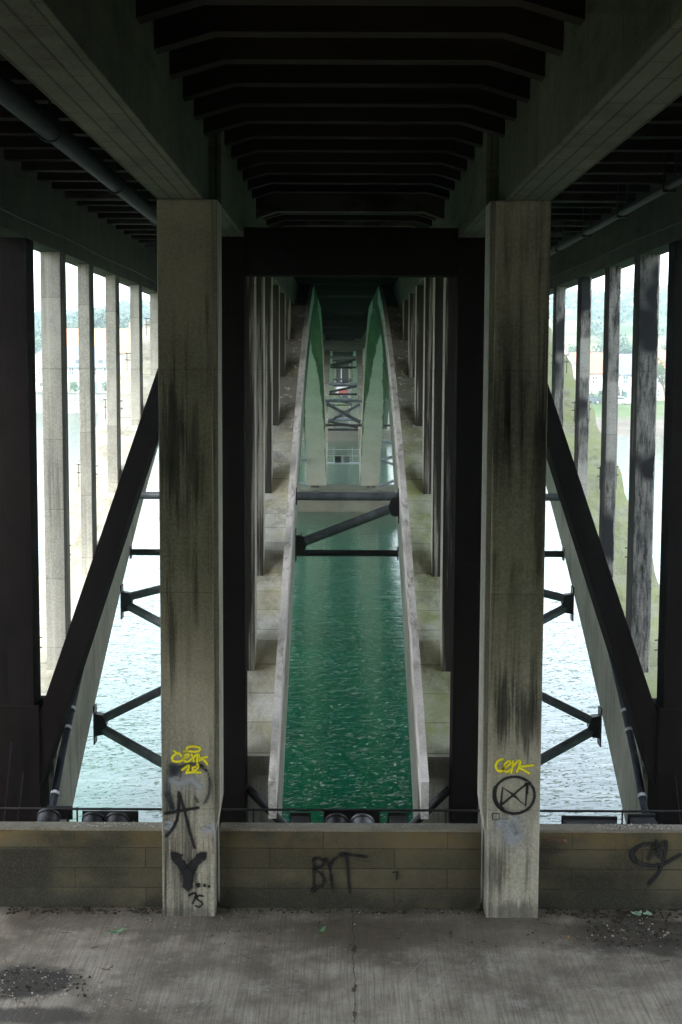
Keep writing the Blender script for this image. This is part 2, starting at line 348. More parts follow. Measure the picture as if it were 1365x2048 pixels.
# front pillars
pil = {}
for sx in (-1, 1):
    mb = MB().box(sx*1.53, sx*2.12, 15.5, 16.15, FLOOR-.02, BEAM, .018)
    o = part(mb, 'pillar', M['pillar'], 'front pillar tagged with a yellow scrawl above a large black letter Y' if sx < 0 else 'front pillar tagged with a black crossed circle')
    pil[sx] = o
    a, b = (1.475, 1.529)
    m2 = MB().prism([(sx*a, FLOOR+1.25), (sx*b, FLOOR+.92), (sx*b, BEAM), (sx*a, BEAM)], 'y', 15.56, 16.1)
    part(m2, 'pilaster_strip', M['pillar'] if sx < 0 else M['ribside'], None, o)

# longitudinal beams on the pillars and columns
for sx in (-1, 1):
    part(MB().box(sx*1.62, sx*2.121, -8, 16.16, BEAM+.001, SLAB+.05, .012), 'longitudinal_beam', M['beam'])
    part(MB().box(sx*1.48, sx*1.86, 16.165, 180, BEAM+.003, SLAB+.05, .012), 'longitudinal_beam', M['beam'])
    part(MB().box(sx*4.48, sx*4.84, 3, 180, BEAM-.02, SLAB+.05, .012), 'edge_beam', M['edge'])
    part(MB().tube([(sx*4.44, y, 2.02+.012*math.sin(y*.9)) for y in [4+1.2*k for k in range(50)]], .012, 6), 'cable', M['iron'])
# slab and its overhang
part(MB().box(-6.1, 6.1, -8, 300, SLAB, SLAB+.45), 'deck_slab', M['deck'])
# joists
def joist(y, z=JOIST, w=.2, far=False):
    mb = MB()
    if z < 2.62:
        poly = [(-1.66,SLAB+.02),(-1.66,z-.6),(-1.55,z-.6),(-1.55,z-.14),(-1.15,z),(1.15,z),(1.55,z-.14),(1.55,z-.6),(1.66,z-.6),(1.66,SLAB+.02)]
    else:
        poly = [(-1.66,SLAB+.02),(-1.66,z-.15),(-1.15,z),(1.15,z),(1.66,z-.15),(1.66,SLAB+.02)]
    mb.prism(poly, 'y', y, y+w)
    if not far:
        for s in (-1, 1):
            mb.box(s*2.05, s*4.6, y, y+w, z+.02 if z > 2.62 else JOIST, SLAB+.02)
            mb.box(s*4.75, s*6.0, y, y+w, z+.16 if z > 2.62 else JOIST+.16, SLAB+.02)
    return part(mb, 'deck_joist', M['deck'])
k = 0; y = 11.55 - 1.01*7
while y < 66:
    if abs(y-22.6) < .5: joist(y, 2.48, .3)
    else: joist(y)
    y += 1.01
while y < 178:
    joist(y, far=True); y += 3.6

# portal frame over the springing: columns, lintel, raking struts, their shade painted in as black
for sx in (-1, 1):
    part(MB().box(sx*1.478, sx*1.86, D1, D1+.5, -9.5, BEAM+.002, .012), 'portal_column', M['shade_black'])
    part(MB().box(sx*4.48, sx*4.85, D1, D1+.46, -7.2, BEAM-.025, .012).box(sx*4.851, sx*5.5, D1+.003, D1+.45, -7.2, SLAB-.002), 'portal_column', M['shade_black'])  # outer box is an added widening that blocks light
    part(MB().box(sx*4.41, sx*7.2, D1-.03, D1+.63, -9.5, -4.77, .02), 'portal_foot', M['shade_black'])
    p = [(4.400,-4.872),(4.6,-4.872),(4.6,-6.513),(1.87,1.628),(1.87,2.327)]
    part(MB().prism([(sx*a, b) for a, b in p], 'y', D1+.004, D1+.62), 'raking_strut', M['shade_black'])
part(MB().box(-1.477, 1.477, D1+.01, D1+.49, 1.306, 1.954, .012), 'lintel', M['shade_black'], 'shade-black lintel joining the two inner portal columns')

# arch ribs
class Arch:
    def __init__(s, c, top, at, bot, ab): s.c, s.top, s.at, s.bot, s.ab = c, top, at, bot, ab
    def zt(s, d): return s.top - s.at*(d-s.c)**2
    def zb(s, d): return s.bot - s.ab*(d-s.c)**2
A1 = Arch(54, 3.10, .00752, 2.24, .00877)
A2 = Arch(131, 3.1, .0056, 2.24, .00535)
A3 = Arch(219, 3.1, .0056, 2.24, .00535)
def rib(A, x0, x1, d0, d1, cols, mats, step=.26, n=None, label=None, nm='arch_rib'):
    """mats: top, side, soffit"""
    ds = sorted(set([round(d0 + (d1-d0)*i/70, 3) for i in range(71)] + [round(c+e, 3) for c in cols for e in (-.02,.1,.42,.5)]))
    ds = [d for d in ds if d0 <= d <= d1]
    def top(d):
        z = A.zt(d)
        if not cols or step == 0: return z
        cs = sorted(cols)
        if d < cs[0]: return z - step
        for i, c in enumerate(cs):
            nx = cs[i+1] if i+1 < len(cs) else c+3.4
            if c <= d < nx:
                up = min(1, max(0, (d-c-.08)/.34)); t = (d-c)/(nx-c)
                return z - step*((1-up) + up*t)
        return z
    vs = []; fs = []
    for d in ds:
        zt, zb = top(d), A.zb(d)
        vs += [(x0,d,zb),(x0,d,zt),(x1,d,zt),(x1,d,zb)]
    mb = MB(); N = len(ds)
    mb.v = vs
    for i in range(N-1):
        a, b = i*4, i*4+4
        for j, mi in ((0,1),(1,0),(2,1),(3,2)):
            q = (a+j, a+(j+1) % 4, b+(j+1) % 4, b+j)
            mb.f.append(q); mb.m.append(mi); mb.sm.append(False)
    mb.f += [(3,2,1,0), tuple((N-1)*4+j for j in range(4))]; mb.m += [1,1]; mb.sm += [False, False]
    return part(mb, nm, mats, label)
def kerb(A, xa, xb, d0, d1, par):
    ds = [d0 + (d1-d0)*i/50 for i in range(51)]; vs = []; fs = []
    for d in ds:
        z = A.zt(d); vs += [(xa,d,z-.45),(xa,d,z+.09),(xb,d,z+.09),(xb,d,z-.45)]
    for i in range(50):
        a, b = i*4, i*4+4
        for j in range(4): fs.append((a+j, a+(j+1) % 4, b+(j+1) % 4, b+j))
    fs += [(3,2,1,0), tuple(200+j for j in range(4))]
    part(MB().add(vs, fs), 'kerb', M['kerb'], None, par)
FAR = [108-c for c in COLS]
for sx in (-1, 1):
    top = M['rib_l'] if sx < 0 else M['rib_r']
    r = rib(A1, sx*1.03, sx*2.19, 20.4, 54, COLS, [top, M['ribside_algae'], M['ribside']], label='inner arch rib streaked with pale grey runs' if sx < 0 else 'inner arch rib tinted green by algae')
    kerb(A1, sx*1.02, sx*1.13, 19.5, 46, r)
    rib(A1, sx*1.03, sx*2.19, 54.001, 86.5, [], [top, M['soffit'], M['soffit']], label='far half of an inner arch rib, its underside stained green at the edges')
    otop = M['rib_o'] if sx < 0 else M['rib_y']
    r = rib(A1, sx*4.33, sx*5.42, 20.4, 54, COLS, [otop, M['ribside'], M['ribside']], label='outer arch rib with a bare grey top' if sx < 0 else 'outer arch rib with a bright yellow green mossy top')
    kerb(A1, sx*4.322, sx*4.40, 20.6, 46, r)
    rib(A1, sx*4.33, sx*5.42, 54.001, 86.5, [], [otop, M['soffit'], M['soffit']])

# spandrel columns
def column(xa, xb, y, z0, z1, mat, t=.47, rail=None):
    o = part(MB().box(xa, xb, y, y+t, z0, z1, .012), 'column', mat)
    if rail:
        mb = MB(); x = rail*4.86
        for zz in (.10, .26): mb.tube([(x, y+.02, z0+.35+zz), (x+rail*.42, y+.02, z0+.38+zz)], .011, 6)
        for xx in (.06, .22, .38): mb.tube([(x+rail*xx, y+.02, z0+.2), (x+rail*xx, y+.02, z0+.35+.3)], .009, 6)
        part(mb, 'rail', M['iron'], None, o)
    return o
for i, c in enumerate(COLS):
    for sx in (-1, 1):
        column(sx*1.478, sx*1.84, c, A1.zt(c)-.35, BEAM+.0005, M['stained'])  # front face has painted shade along with its stains
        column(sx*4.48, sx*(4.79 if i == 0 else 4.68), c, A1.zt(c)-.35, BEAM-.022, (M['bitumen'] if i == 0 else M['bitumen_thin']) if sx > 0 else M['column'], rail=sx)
for c in FAR:
    for sx in (-1, 1):
        column(sx*1.478, sx*1.84, c, A1.zt(c)-.35, BEAM+.0005, M['stained'])  # front face has painted shade along with its stains
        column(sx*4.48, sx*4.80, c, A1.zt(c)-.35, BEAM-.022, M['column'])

# tubular steel bracing
def flange(p, nx, r=.13):
    return MB().box(p[0]-.012, p[0]+.012, p[1]-.11, p[1]+.11, p[2]-r*1.5, p[2]+r*1.5, .004)
def brace(a, b, r, mat='steel', label=None, fl=True):
    o = part(MB().tube([a, b], r, 14), 'brace', M[mat], label)
    if fl:
        for p, q in ((a, b), (b, a)):
            s = 1 if q[0] > p[0] else -1
            part(flange((p[0]+s*.014, p[1], p[2]), s, r*1.3), 'flange', M['iron'], None, o)
    return o
def gusset(p, s):
    mb = MB().prism([(p[0], p[2]-.2), (p[0]+s*.16, p[2]-.17), (p[0]+s*.22, p[2]), (p[0]+s*.16, p[2]+.17), (p[0], p[2]+.2)], 'y', p[1]-.09, p[1]+.09)
    mb.box(p[0], p[0]+s*.025, p[1]-.13, p[1]+.13, p[2]-.33, p[2]+.33, .004)
    part(mb, 'gusset_plate', M['iron'])
for c, dn in ((28.15, 0), (79.6, 1)):
    zu, zl = (-2.50, -3.64) if not dn else (-1.72, -3.08)
    brace((-1.025,c,zu), (1.025,c,zu), .085); brace((-1.025,c,zl), (1.025,c,zl), .065, 'iron')
    if not dn: brace((-.93,c+.02,zl+.2), (.93,c+.02,zu-.22), .095)
    else: brace((-.93,c+.02,zu-.15), (.93,c+.02,zl+.15), .10); brace((-.9,c+1.2,zl+.1), (.9,c+1.2,zu-.2), .08)
    if not dn:
        gusset((-1.03,c,zl+.16), 1); gusset((1.03,c,zu-.2), -1)
    for s in (-1, 1):
        brace((s*2.18,c,zu), (s*4.335,c,zu), .075); brace((s*2.18,c,zl), (s*4.335,c,zl), .065, 'iron')
for mir in (0, 1):
    f = (lambda d: 108-d) if mir else (lambda d: d)
    for s in (-1, 1):
        k2 = (s*4.31, f(26.9), -4.43); k3 = (s*4.31, f(23.8), -6.04)
        n1 = (s*2.18, f(27.9), -3.95); n2 = (s*2.18, f(25.4), -5.22); n3 = (s*2.18, f(22.8), -6.93)
        for g, u, l in ((k2, n1, n2), (k3, n2, n3)):
            gusset((s*4.325, g[1], g[2]), -s)
            gi = (s*4.18, g[1], g[2])
            brace((gi[0], gi[1], gi[2]+.09), u, .078, fl=False); brace((gi[0], gi[1], gi[2]-.09), l, .085, fl=False)
for s in (-1, 1):
    brace((s*1.475,20.15,-6.05), (s*.55,20.15,-7.0), .062, 'iron', fl=False)

# drainpipes down the inner faces of the outer ribs
for s in (-1, 1):
    pts = [(s*4.235, d, z) for d, z in ((23.4,-4.02),(22.3,-4.62),(21.4,-5.13),(20.55,-5.66),(19.9,-6.15),(19.3,-6.6))]
    o = part(MB().tube(pts, .055, 12), 'drainpipe', M['pipe'])
    for t in (.12,.42,.5,.78,.92):
        i = t*5; a = Vector(pts[int(i)]).lerp(Vector(pts[min(5,int(i)+1)]), i-int(i)); dr = (Vector(pts[5])-Vector(pts[0])).normalized()
        part(MB().tube([a-dr*.025, a+dr*.025], .068, 12), 'pipe_clip', M['clip'], None, o)
# service pipes slung under the deck
o = part(MB().tube([(-2.95,5,2.30),(-2.92,60,2.30)], .105, 14), 'service_pipe', M['pipe'], 'wide dark service pipe slung under the side bay')
for y in range(6, 58, 4):
    part(MB().tube([(-2.95+.12*math.cos(a), y, 2.30+.12*math.sin(a)) for a in [math.pi*2*i/16 for i in range(17)]], .012, 5).tube([(-2.95,y,2.42),(-2.95,y,SLAB)], .012, 5), 'pipe_hanger', M['iron'], None, o)
o = part(MB().tube([(3.95,5,2.30),(3.95,60,2.30)], .055, 12), 'service_pipe', M['iron'], 'thin service pipe slung under the side bay')
for y in range(6, 58, 3):
    part(MB().box(3.87,4.03,y,y+.05,2.22,2.26).tube([(3.88,y+.02,2.24),(3.88,y+.02,SLAB)], .012, 5).tube([(4.02,y+.02,2.24),(4.02,y+.02,SLAB)], .012, 5), 'pipe_hanger', M['clip'] if y in (12,15) else M['iron'], None, o)

# river piers and the spans beyond
def pier(d0, d1, first=False):
    mb = MB().prism([(-6.4,d0),(-7.6,(d0+d1)/2),(-6.4,d1),(6.4,d1),(7.6,(d0+d1)/2),(6.4,d0)], 'z', -12, -7.41)
    mb.prism([(-6.2,d0+.15),(-7.3,(d0+d1)/2),(-6.2,d1-.15),(6.2,d1-.15),(7.3,(d0+d1)/2),(6.2,d0+.15)], 'z', -7.411, -7.25)
    o = part(mb, 'pier', M['pier'])
    mid = (d0+d1)/2
    for s in (-1, 1):
        part(MB().box(s*1.46, s*2.0, mid-.4, mid+.4, -7.3, BEAM), 'pier_column', M['stained'], None, o)  # front face has painted shade along with its stains
        part(MB().box(s*4.45, s*5.1, mid-.4, mid+.4, -7.3, BEAM-.03), 'pier_column', M['ribside'], None, o)
pier(85.6, 90.4); pier(171.5, 177.5); pier(260, 266)
for A, d0, d1 in ((A2, 89, 173), (A3, 176, 262)):
    c2 = [d for d in [d0+4.5+5.2*i for i in range(20)] if d < d1-4 and A.zt(d) < BEAM-.2]
    for s in (-1, 1):
        rib(A, s*1.03, s*2.19, d0, d1, [], [M['rib_r'], M['ribside'], M['soffit']])
        rib(A, s*4.40, s*5.42, d0, d1, [], [M['rib_r'], M['ribside'], M['soffit']])
        for c in c2:
            if s > 0: part(MB().box(-1.476, 1.476, c+.05, c+.4, BEAM-.3, BEAM+.1), 'cross_beam', M['edge'])
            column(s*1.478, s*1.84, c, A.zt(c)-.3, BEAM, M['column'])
for d in (97, 104, 112, 150, 158, 165):
    zu = (A2.zt(d)+A2.zb(d))/2+.3; zl = A2.zb(d)-.1
    brace((-1.03,d,zu), (1.03,d,zu), .1, fl=False); brace((-1.03,d,zl), (1.03,d,zl), .08, 'iron', fl=False)
    sg = 1 if d % 2 else -1
    brace((-1.0*sg,d+.3,zu-.15), (1.0*sg,d+.3,zl+.15), .09, 'iron', fl=False)
for d in (112, 131, 150, 195, 219, 240):
    for s in (-1, 1): part(MB().box(s*1.47, s*1.62, d, d+.3, BEAM-.2, JOIST+.2), 'hanger_post', M['edge'])
    part(MB().box(-1.469, 1.469, d, d+.28, 1.62, BEAM-.21), 'cross_beam', M['edge'])
part(MB().box(-6, 6, 296, 302, -9, SLAB+.03), 'abutment', M['deck'])
# unseen abutment behind the viewer, added to limit the light
part(MB().box(-14, 14, -9, -6, FLOOR-.01, SLAB+.4), 'abutment', M['deck'])
for sx in (-1, 1):  # side walls out of view, added to block light above a low opening
    part(MB().prism([(-5.999,FLOOR-.01),(-4.5,FLOOR-.01),(-4.8,-3.4),(-4.0,-2.45),(13.6,-2.45),(15.25,-3.6),(15.45,FLOOR-.01),(16.2,FLOOR-.01),(16.2,SLAB-.002),(-5.999,SLAB-.002)], 'x', sx*6.2, sx*7.2), 'light_block_wall', M['deck'])

# gantry slung between the ribs beyond the first pier
g = thing('inspection_gantry', 'light metal walkway with a railing and two boxes, slung over water beyond the pier', 'walkway', (0,95,-6.2))
def gp(mb, n, m, lab=None):
    o = mb.build(n, m, g)
    if lab: o['label'] = lab
gp(MB().box(-2.4,2.4,-.35,.35,-.06,.02), 'deck', M['clip'])
gp(MB().tube([(-2.4,-.33,.92),(2.4,-.33,.92)],.022,6).tube([(-2.4,-.33,.5),(2.4,-.33,.5)],.018,6), 'railing', M['clip'])
for x in (-2.3,-.62,.62,2.3): gp(MB().tube([(x,-.33,0),(x,-.33,.94 if abs(x)>1 else 1.05)],.02,6), 'post', M['clip'])
for x in (-1.7,1.7): gp(MB().tube([(x,.2,0),(x,.2,1.75)],.02,6), 'hanger', M['iron'])
tag(MB().box(-.55,-.12,94.9,95.3,-6.178,-5.72,.02).box(-.5,-.17,94.88,94.91,-6.12,-5.78).build('equipment_box', M['iron']), 'small black equipment box on the metal walkway', 'box')
tag(MB().box(.05,.42,94.9,95.3,-6.178,-5.74,.02).box(.10,.37,94.88,94.91,-6.12,-5.80).build('equipment_box', M['chrome']), 'small white equipment box on the metal walkway', 'box')

# ---------------------------------------------------------------- parapet walls
def wall(x0, x1, label):
    t = thing('parapet_wall', label, 'wall', (0,0,0), 0, 'stone parapet walls between the pillars')
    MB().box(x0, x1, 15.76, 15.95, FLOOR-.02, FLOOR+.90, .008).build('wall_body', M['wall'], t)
    MB().box(x0, x1, 15.75, 15.97, FLOOR+.902, FLOOR+.94, .012).build('coping', M['coping'], t)
    return t
W = {'l': wall(-9.5, -2.13, 'low stone wall left of the pillars, mostly bare blocks with a dark damp lower corner'),
     'c': wall(-1.495, 1.495, 'low stone wall between the two pillars, sprayed with the black letters BYT'),
     'r': wall(2.13, 9.5, 'low stone wall right of the pillars, sprayed with a black looped M')}

# ---------------------------------------------------------------- graffiti
def paint(name, col, soft=.35, alpha=1.0):
    m = NT(name); at = m.n('ShaderNodeAttribute', attribute_name='edge').outputs['Fac']; v = m.coords(False)
    a = m.ramp(m.math('ADD', at, m.math('MULTIPLY', m.math('SUBTRACT', m.noise(v, 55, 3, .7), .5), .45)), .44, .44+soft)
    a = m.math('MAXIMUM', a, m.math('MULTIPLY', m.ramp(at, 0, .55), m.ramp(m.noise(v, 90, 3, .8), .35, .7, .0, .34)))
    a = m.math('MULTIPLY', m.math('MULTIPLY', a, alpha), m.ramp(m.noise(v, 30, 4, .7), .2, .5, .86, 1))
    p = m.n('ShaderNodeBsdfPrincipled', {'Base Color': col, 'Roughness': .55})
    tr = m.n('ShaderNodeBsdfTransparent'); mx = m.n('ShaderNodeMixShader')
    m.set(mx.inputs[0], a); m.t.links.new(tr.outputs[0], mx.inputs[1]); m.t.links.new(p.outputs[0], mx.inputs[2])
    m.t.links.new(mx.outputs[0], m.out.inputs[0]); return m.mat
M['blackpaint'] = paint('black_spray', (.004,.004,.0055), .28)
M['bluepaint'] = paint('faded_blue_spray', (.022,.03,.045), .55, .75)
M['greypaint'] = paint('grey_smear', (.46,.49,.52), .55, .55)
M['redpaint'] = paint('red_drip', (.28,.10,.08), .55, .45)
M['yellowpaint'] = paint('yellow_spray', (.97,.86,.015), .2)
F = 2840.; TH = math.atan(284/F); ROLL = R(.25)
def at(px, py, d):
    u = (px-682.5)/F; v = (1024-py)/F
    u, v = u*math.cos(ROLL)-v*math.sin(ROLL), v*math.cos(ROLL)+u*math.sin(ROLL)
    y = math.cos(TH)+v*math.sin(TH); z = -math.sin(TH)+v*math.cos(TH)
    return CAMX+u/y*d, z/y*d
def smooth(pts, n=6):
    if len(pts) < 3: return pts
    out = []
    P = [pts[0]] + list(pts) + [pts[-1]]
    for i in range(1, len(P)-2):
        for k in range(n):
            t = k/n; a, b, c, d = P[i-1], P[i], P[i+1], P[i+2]
            out.append(tuple(.5*((2*b[j]) + (-a[j]+c[j])*t + (2*a[j]-5*b[j]+4*c[j]-d[j])*t*t + (-a[j]+3*b[j]-3*c[j]+d[j])*t**3) for j in (0,1)))
    return out + [pts[-1]]
def graffiti(strokes, d, mat, parent, label=None, curve=True):
    """strokes: list of (points in wall pixels, width px); laid as paint 3 mm proud of the face at depth d"""
    vs, fs, ed = [], [], []
    lay = 0
    for pts, w in strokes:
        pts = [at(x, y, d) for x, y in (smooth(pts) if curve else pts)]
        w = w*d/F/2*2.15; lay += 1; yy = d - .0008*lay
        a, b = Vector(pts[0]), Vector(pts[1]); e = (a-b).normalized()*w*.9 if (a-b).length > 0 else Vector((w,0))
        c, f = Vector(pts[-1]), Vector(pts[-2]); g2 = (c-f).normalized()*w*.9 if (c-f).length > 0 else Vector((-w,0))
        P = [a+e] + [Vector(p) for p in pts] + [c+g2]; o = len(vs)
        for i, p in enumerate(P):
            t = (P[min(i+1, len(P)-1)] - P[max(i-1, 0)]).normalized(); n = Vector((-t.y, t.x))
            end = i in (0, len(P)-1)
            for kx, k in enumerate((-1,-.5,0,.5,1)):
                q = p + n*k*w*(.55 if end else 1); vs.append((q.x, yy, q.y)); ed.append(0 if end else 1-abs(k))
        for i in range(len(P)-1):
            for j in range(4): fs.append((o+i*5+j, o+i*5+j+1, o+i*5+5+j+1, o+i*5+5+j))
    me = bpy.data.meshes.new('graffiti'); me.from_pydata(vs, [], fs); me.materials.append(mat)
    attr = me.attributes.new('edge', 'FLOAT', 'POINT')
    for i, e in enumerate(ed): attr.data[i].value = e
    ob = bpy.data.objects.new('graffiti', me); COL.objects.link(ob); ob.parent = parent
    if label: ob['label'] = label
    return ob
def z7(l, ox=300, oy=1450, s=5.12): return [(ox+x/s, oy+y/s) for x, y in l]
DP, DW = 15.497, 15.747
circle = lambda cx, cy, rx, ry, a0=0, a1=360, n=20: [(cx+rx*math.cos(R(a0+(a1-a0)*i/n)), cy+ry*math.sin(R(a0+(a1-a0)*i/n))) for i in range(n+1)]
L, Rr = pil[-1], pil[1]
# left pillar
graffiti([(z7([(255,455),(205,560),(180,640),(200,760),(230,850)]), 18), (z7([(225,440),(250,425),(290,520)]), 24), (z7([(520,420),(590,480),(615,600),(600,720),(560,800)]), 10),
          (z7([(300,430),(420,400),(540,420)]), 12), (z7([(220,450),(260,470),(240,490)]), 18), (z7([(465,740),(495,790)]), 7), (z7([(180,720),(210,760),(230,840)]), 16)], DP, M['bluepaint'], L, 'faded blue black spray smear')
graffiti([(z7([(570,1010),(640,1050),(600,1080),(540,1060)]), 20), (z7([(170,990),(230,1030),(160,1050)]), 20), (z7([(230,560),(300,600),(420,560),(520,640)]), 34)], DP, M['greypaint'], L, 'pale grey paint smear')
for xx in (215,262,430,470,545,600,640,655):
    graffiti([(z7([(xx,1130+(xx*7)%40),(xx+4,1220),(xx+5,1270+(xx*13)%60)]), 2.6)], DP, M['redpaint'], L, 'faint reddish paint drip')
graffiti([(z7([(322,318),(300,290),(262,300),(228,340),(250,372),(310,372),(345,350)]), 5), (z7([(250,265),(290,300)]), 4),
          (z7([(335,345),(390,325),(395,300),(365,310),(345,345),(365,375),(400,370),(430,345)]), 4.5), (z7([(430,300),(445,340),(450,372)]), 4.5), (z7([(445,340),(470,310),(500,305),(505,325)]), 4.5),
          (z7([(590,325),(545,335),(500,345),(480,375),(540,352),(575,380),(590,405)]), 4.5), (z7([(490,310),(485,380)]), 4.5),
          (z7([(352,268),(400,268),(470,272),(515,255),(505,228),(440,218),(385,230),(378,262)]), 4.5),
          (z7([(330,460),(370,430),(400,415),(395,450),(375,488)]), 4.5), (z7([(372,490),(440,482),(525,485)]), 4.5), (z7([(470,430),(490,400),(495,430),(455,470),(440,440),(470,425)]), 4.5)],
         DP-.002, M['yellowpaint'], L, 'yellow spray tag reading cerk 12')
graffiti([(z7([(295,690),(300,800),(285,940),(235,1060),(165,1135)]), 7), (z7([(295,690),(340,820),(395,1040),(460,1260)]), 6), (z7([(160,905),(300,880),(500,845)]), 6.5)], DP-.0015, M['blackpaint'], L, 'large black letter A')
graffiti([(z7([(250,1335),(330,1440),(390,1560)]), 21), (z7([(550,1335),(450,1430),(395,1560)]), 21), (z7([(388,1500),(388,1660)]), 24), (z7([(240,1335),(330,1332)]), 5), (z7([(480,1330),(570,1332)]), 5)], DP-.0015, M['blackpaint'], L, 'thick black letter Y')
for cx_, cy_, rr_, ww_ in ((495,1640,8,8),(560,1643,5,6.5),(608,1652,2,5.5)):
    graffiti([(z7(circle(cx_,cy_,rr_,rr_)), ww_)], DP-.0015, M['blackpaint'], L, {8:'largest black sprayed dot',5:'middle black sprayed dot',2:'smallest black sprayed dot'}[rr_])
graffiti([(z7([(400,1745),(430,1730),(470,1725),(455,1790),(438,1830)]), 4.5), (z7([(545,1752),(505,1745),(480,1775),(510,1800),(540,1830),(505,1862),(470,1850)]), 4.5)], DP-.0015, M['blackpaint'], L, 'small black scrawl under the dots', )
# right pillar
zr = lambda l: z7(l, 950, 1450)
graffiti([(zr([(285,350),(240,370),(215,420),(240,470),(300,465)]), 5.5), (zr([(290,450),(360,400),(350,370),(310,400),(295,450),(330,480),(370,450)]), 5), (zr([(390,370),(385,430),(372,492)]), 5),
          (zr([(385,430),(430,380),(460,365),(455,400)]), 5), (zr([(600,410),(530,420),(470,430),(440,450)]), 5), (zr([(470,375),(450,440),(430,480)]), 5), (zr([(450,435),(500,460),(560,495)]), 5)], DP, M['yellowpaint'], Rr, 'yellow spray tag reading cerk')
graffiti([(zr([(x, y) for x, y in circle(405,718,208,188,-40,322,26)]), 6), (zr([(210,640),(205,720),(225,800),(290,860)]), 7)], DP-.001, M['blackpaint'], Rr, 'black sprayed circle')
graffiti([(zr([(265,820),(285,640),(395,715),(520,828),(540,600)]), 4.6), (zr([(540,595),(470,650),(395,715),(265,825)]), 4.6), (zr([(520,600),(540,590),(535,700)]), 5)], DP-.001, M['blackpaint'], Rr, 'black crossed strokes inside the circle', False)
graffiti([(zr([(180,905),(250,905),(250,972),(180,970),(180,905)]), 2.5)], DP, M['blackpaint'], Rr, None, False)
graffiti([(zr([(250,1000),(330,1080),(400,1180)]), 46), (zr([(400,960),(460,1050),(400,1150),(340,1000)]), 40), (zr([(255,982),(340,980)]), 5)], DP, M['greypaint'], Rr, 'pale bluish scraped patch')
# walls
zw = lambda l: z7(l, 600, 1680, 5.25)
graffiti([(zw([(148,200),(150,350),(148,540)]), 6), (zw([(140,205),(185,185),(240,215),(240,265),(160,300)]), 5.2), (zw([(155,320),(215,345),(258,420),(240,470),(160,505),(130,530)]), 5.2)], DW, M['blackpaint'], W['c'], 'black letter B')
graffiti([(zw([(272,190),(318,300),(345,520)]), 5), (zw([(385,182),(340,230),(318,300)]), 5)], DW, M['blackpaint'], W['c'], 'black letter Y')
graffiti([(zw([(430,150),(480,145),(560,158),(700,175)]), 5.6), (zw([(485,150),(505,300),(522,550)]), 5.6), (zw([(425,150),(445,148)]), 8)], DW, M['blackpaint'], W['c'], 'black letter T')
graffiti([(zw([(980,340),(1025,335),(1020,410)]), 4)], DW, M['blackpaint'], W['c'], 'small black tick', False)
zm = lambda l: z7(l, 1200, 1660, 8.273)
graffiti([(zm([(880,235),(760,235),(610,290),(530,390),(560,490),(700,560),(880,590),(1050,560),(1200,480),(1330,410)]), 8), (zm([(545,340),(535,400),(570,490)]), 11)], DW, M['blackpaint'], W['r'], 'black open loop')
graffiti([(zm([(805,480),(870,320),(930,170),(955,330),(965,460)]), 6.5), (zm([(950,400),(1010,270),(1090,190),(1085,340),(1020,600),(940,750),(800,900)]), 7.5)], DW, M['blackpaint'], W['r'], 'black letter M with a long tail')
graffiti([(zm([(-860,150),(-600,155),(-560,200)]), 8)], DW, M['redpaint'], W['r'], None)

# ---------------------------------------------------------------- floodlights, rail behind the wall
YL = 17.05
rl = thing('guard_rod', 'thin dark rod running level behind the parapet walls', 'rail', (0,YL+.2,-5.46))
MB().tube([(-6,0,0),(6,0,0)], .016, 8).build('rod', M['iron'], rl)
for x in (-5.2,-3.4,-2.0,-1.2,1.2,2.0,3.4,5.2): MB().tube([(x,0,-.70),(x,0,.02)], .012, 6).build('post', M['iron'], rl)
def flood(name, x, heads, plate, label, tilt=0., head_mat='iron'):
    """plate: x0,x1,z0,z1 (relative) hood plate; heads: x offsets of the drum lamps"""
    t = thing(name, label, 'floodlight', (x, YL, FLOOR), tilt, 'floodlights behind the parapet walls')
    Z = 0.0-FLOOR
    x0, x1, z0, z1 = plate; z0 -= .10; z1 -= .10
    MB().box(x0, x1, .30, .33, z0+Z, z1+Z, .004).build('hood', M['iron'], t)
    for i, h in enumerate(heads):
        hm = M['chrome'] if head_mat == i else M['iron']
        zc = z0+Z+.03
        ax = (0,.86,.5)
        o = MB().lathe([(.02,-.075),(.06,-.068),(.1,-.045),(.125,.0),(.132,.06),(.132,.13),(.12,.14)], (h, .02, zc), ax, 26).build('lamp_head', hm, t)
        MB().lathe([(.134,.10),(.146,.105),(.146,.135),(.134,.142)], (h,.02,zc), ax, 26).build('rim', hm, o)
        MB().lathe([(.116,.142),(.06,.15),(.01,.153)], (h,.02,zc), ax, 26).build('lens', M['glass'], o)
        MB().box(h-.1,h+.1,-.02,.03,zc-.6,zc-.16).build('stand', M['iron'], t)
        MB().box(h-.15,h-.14,.02,.07,zc-.15,zc+.03).box(h+.14,h+.15,.02,.07,zc-.15,zc+.03).box(h-.15,h+.15,.02,.07,zc-.16,zc-.15).build('bracket', M['iron'], t)
    if not heads:
        w = (x1-x0)/2-.02; xc = (x0+x1)/2
        o = MB().box(xc-w, xc+w, -.10, .299, z0+Z-.02, z1+Z-.035, .02).build('housing', M['iron'], t)
        MB().box(xc-w+.02, xc+w-.02, -.108, -.101, z0+Z, z1+Z-.055).build('lens', M['steel'] if 'scuffed' in label else M['iron'], o)
    for px in (x0+.06, x1-.06): MB().tube([(px,.28,0),(px,.28,z0+Z+.05)], .013, 6).build('stand', M['iron'], t)
    return t
def X(px): return at(px, 1635, YL)[0]
def fx(a, b): c = (X(a)+X(b))/2; return c, X(a)-c, X(b)-c
c, a, b = fx(84, 136); flood('floodlight', c, [a+.06], (a, b, -5.53, -5.36), 'single drum floodlight under a square hood, leftmost behind the left wall')
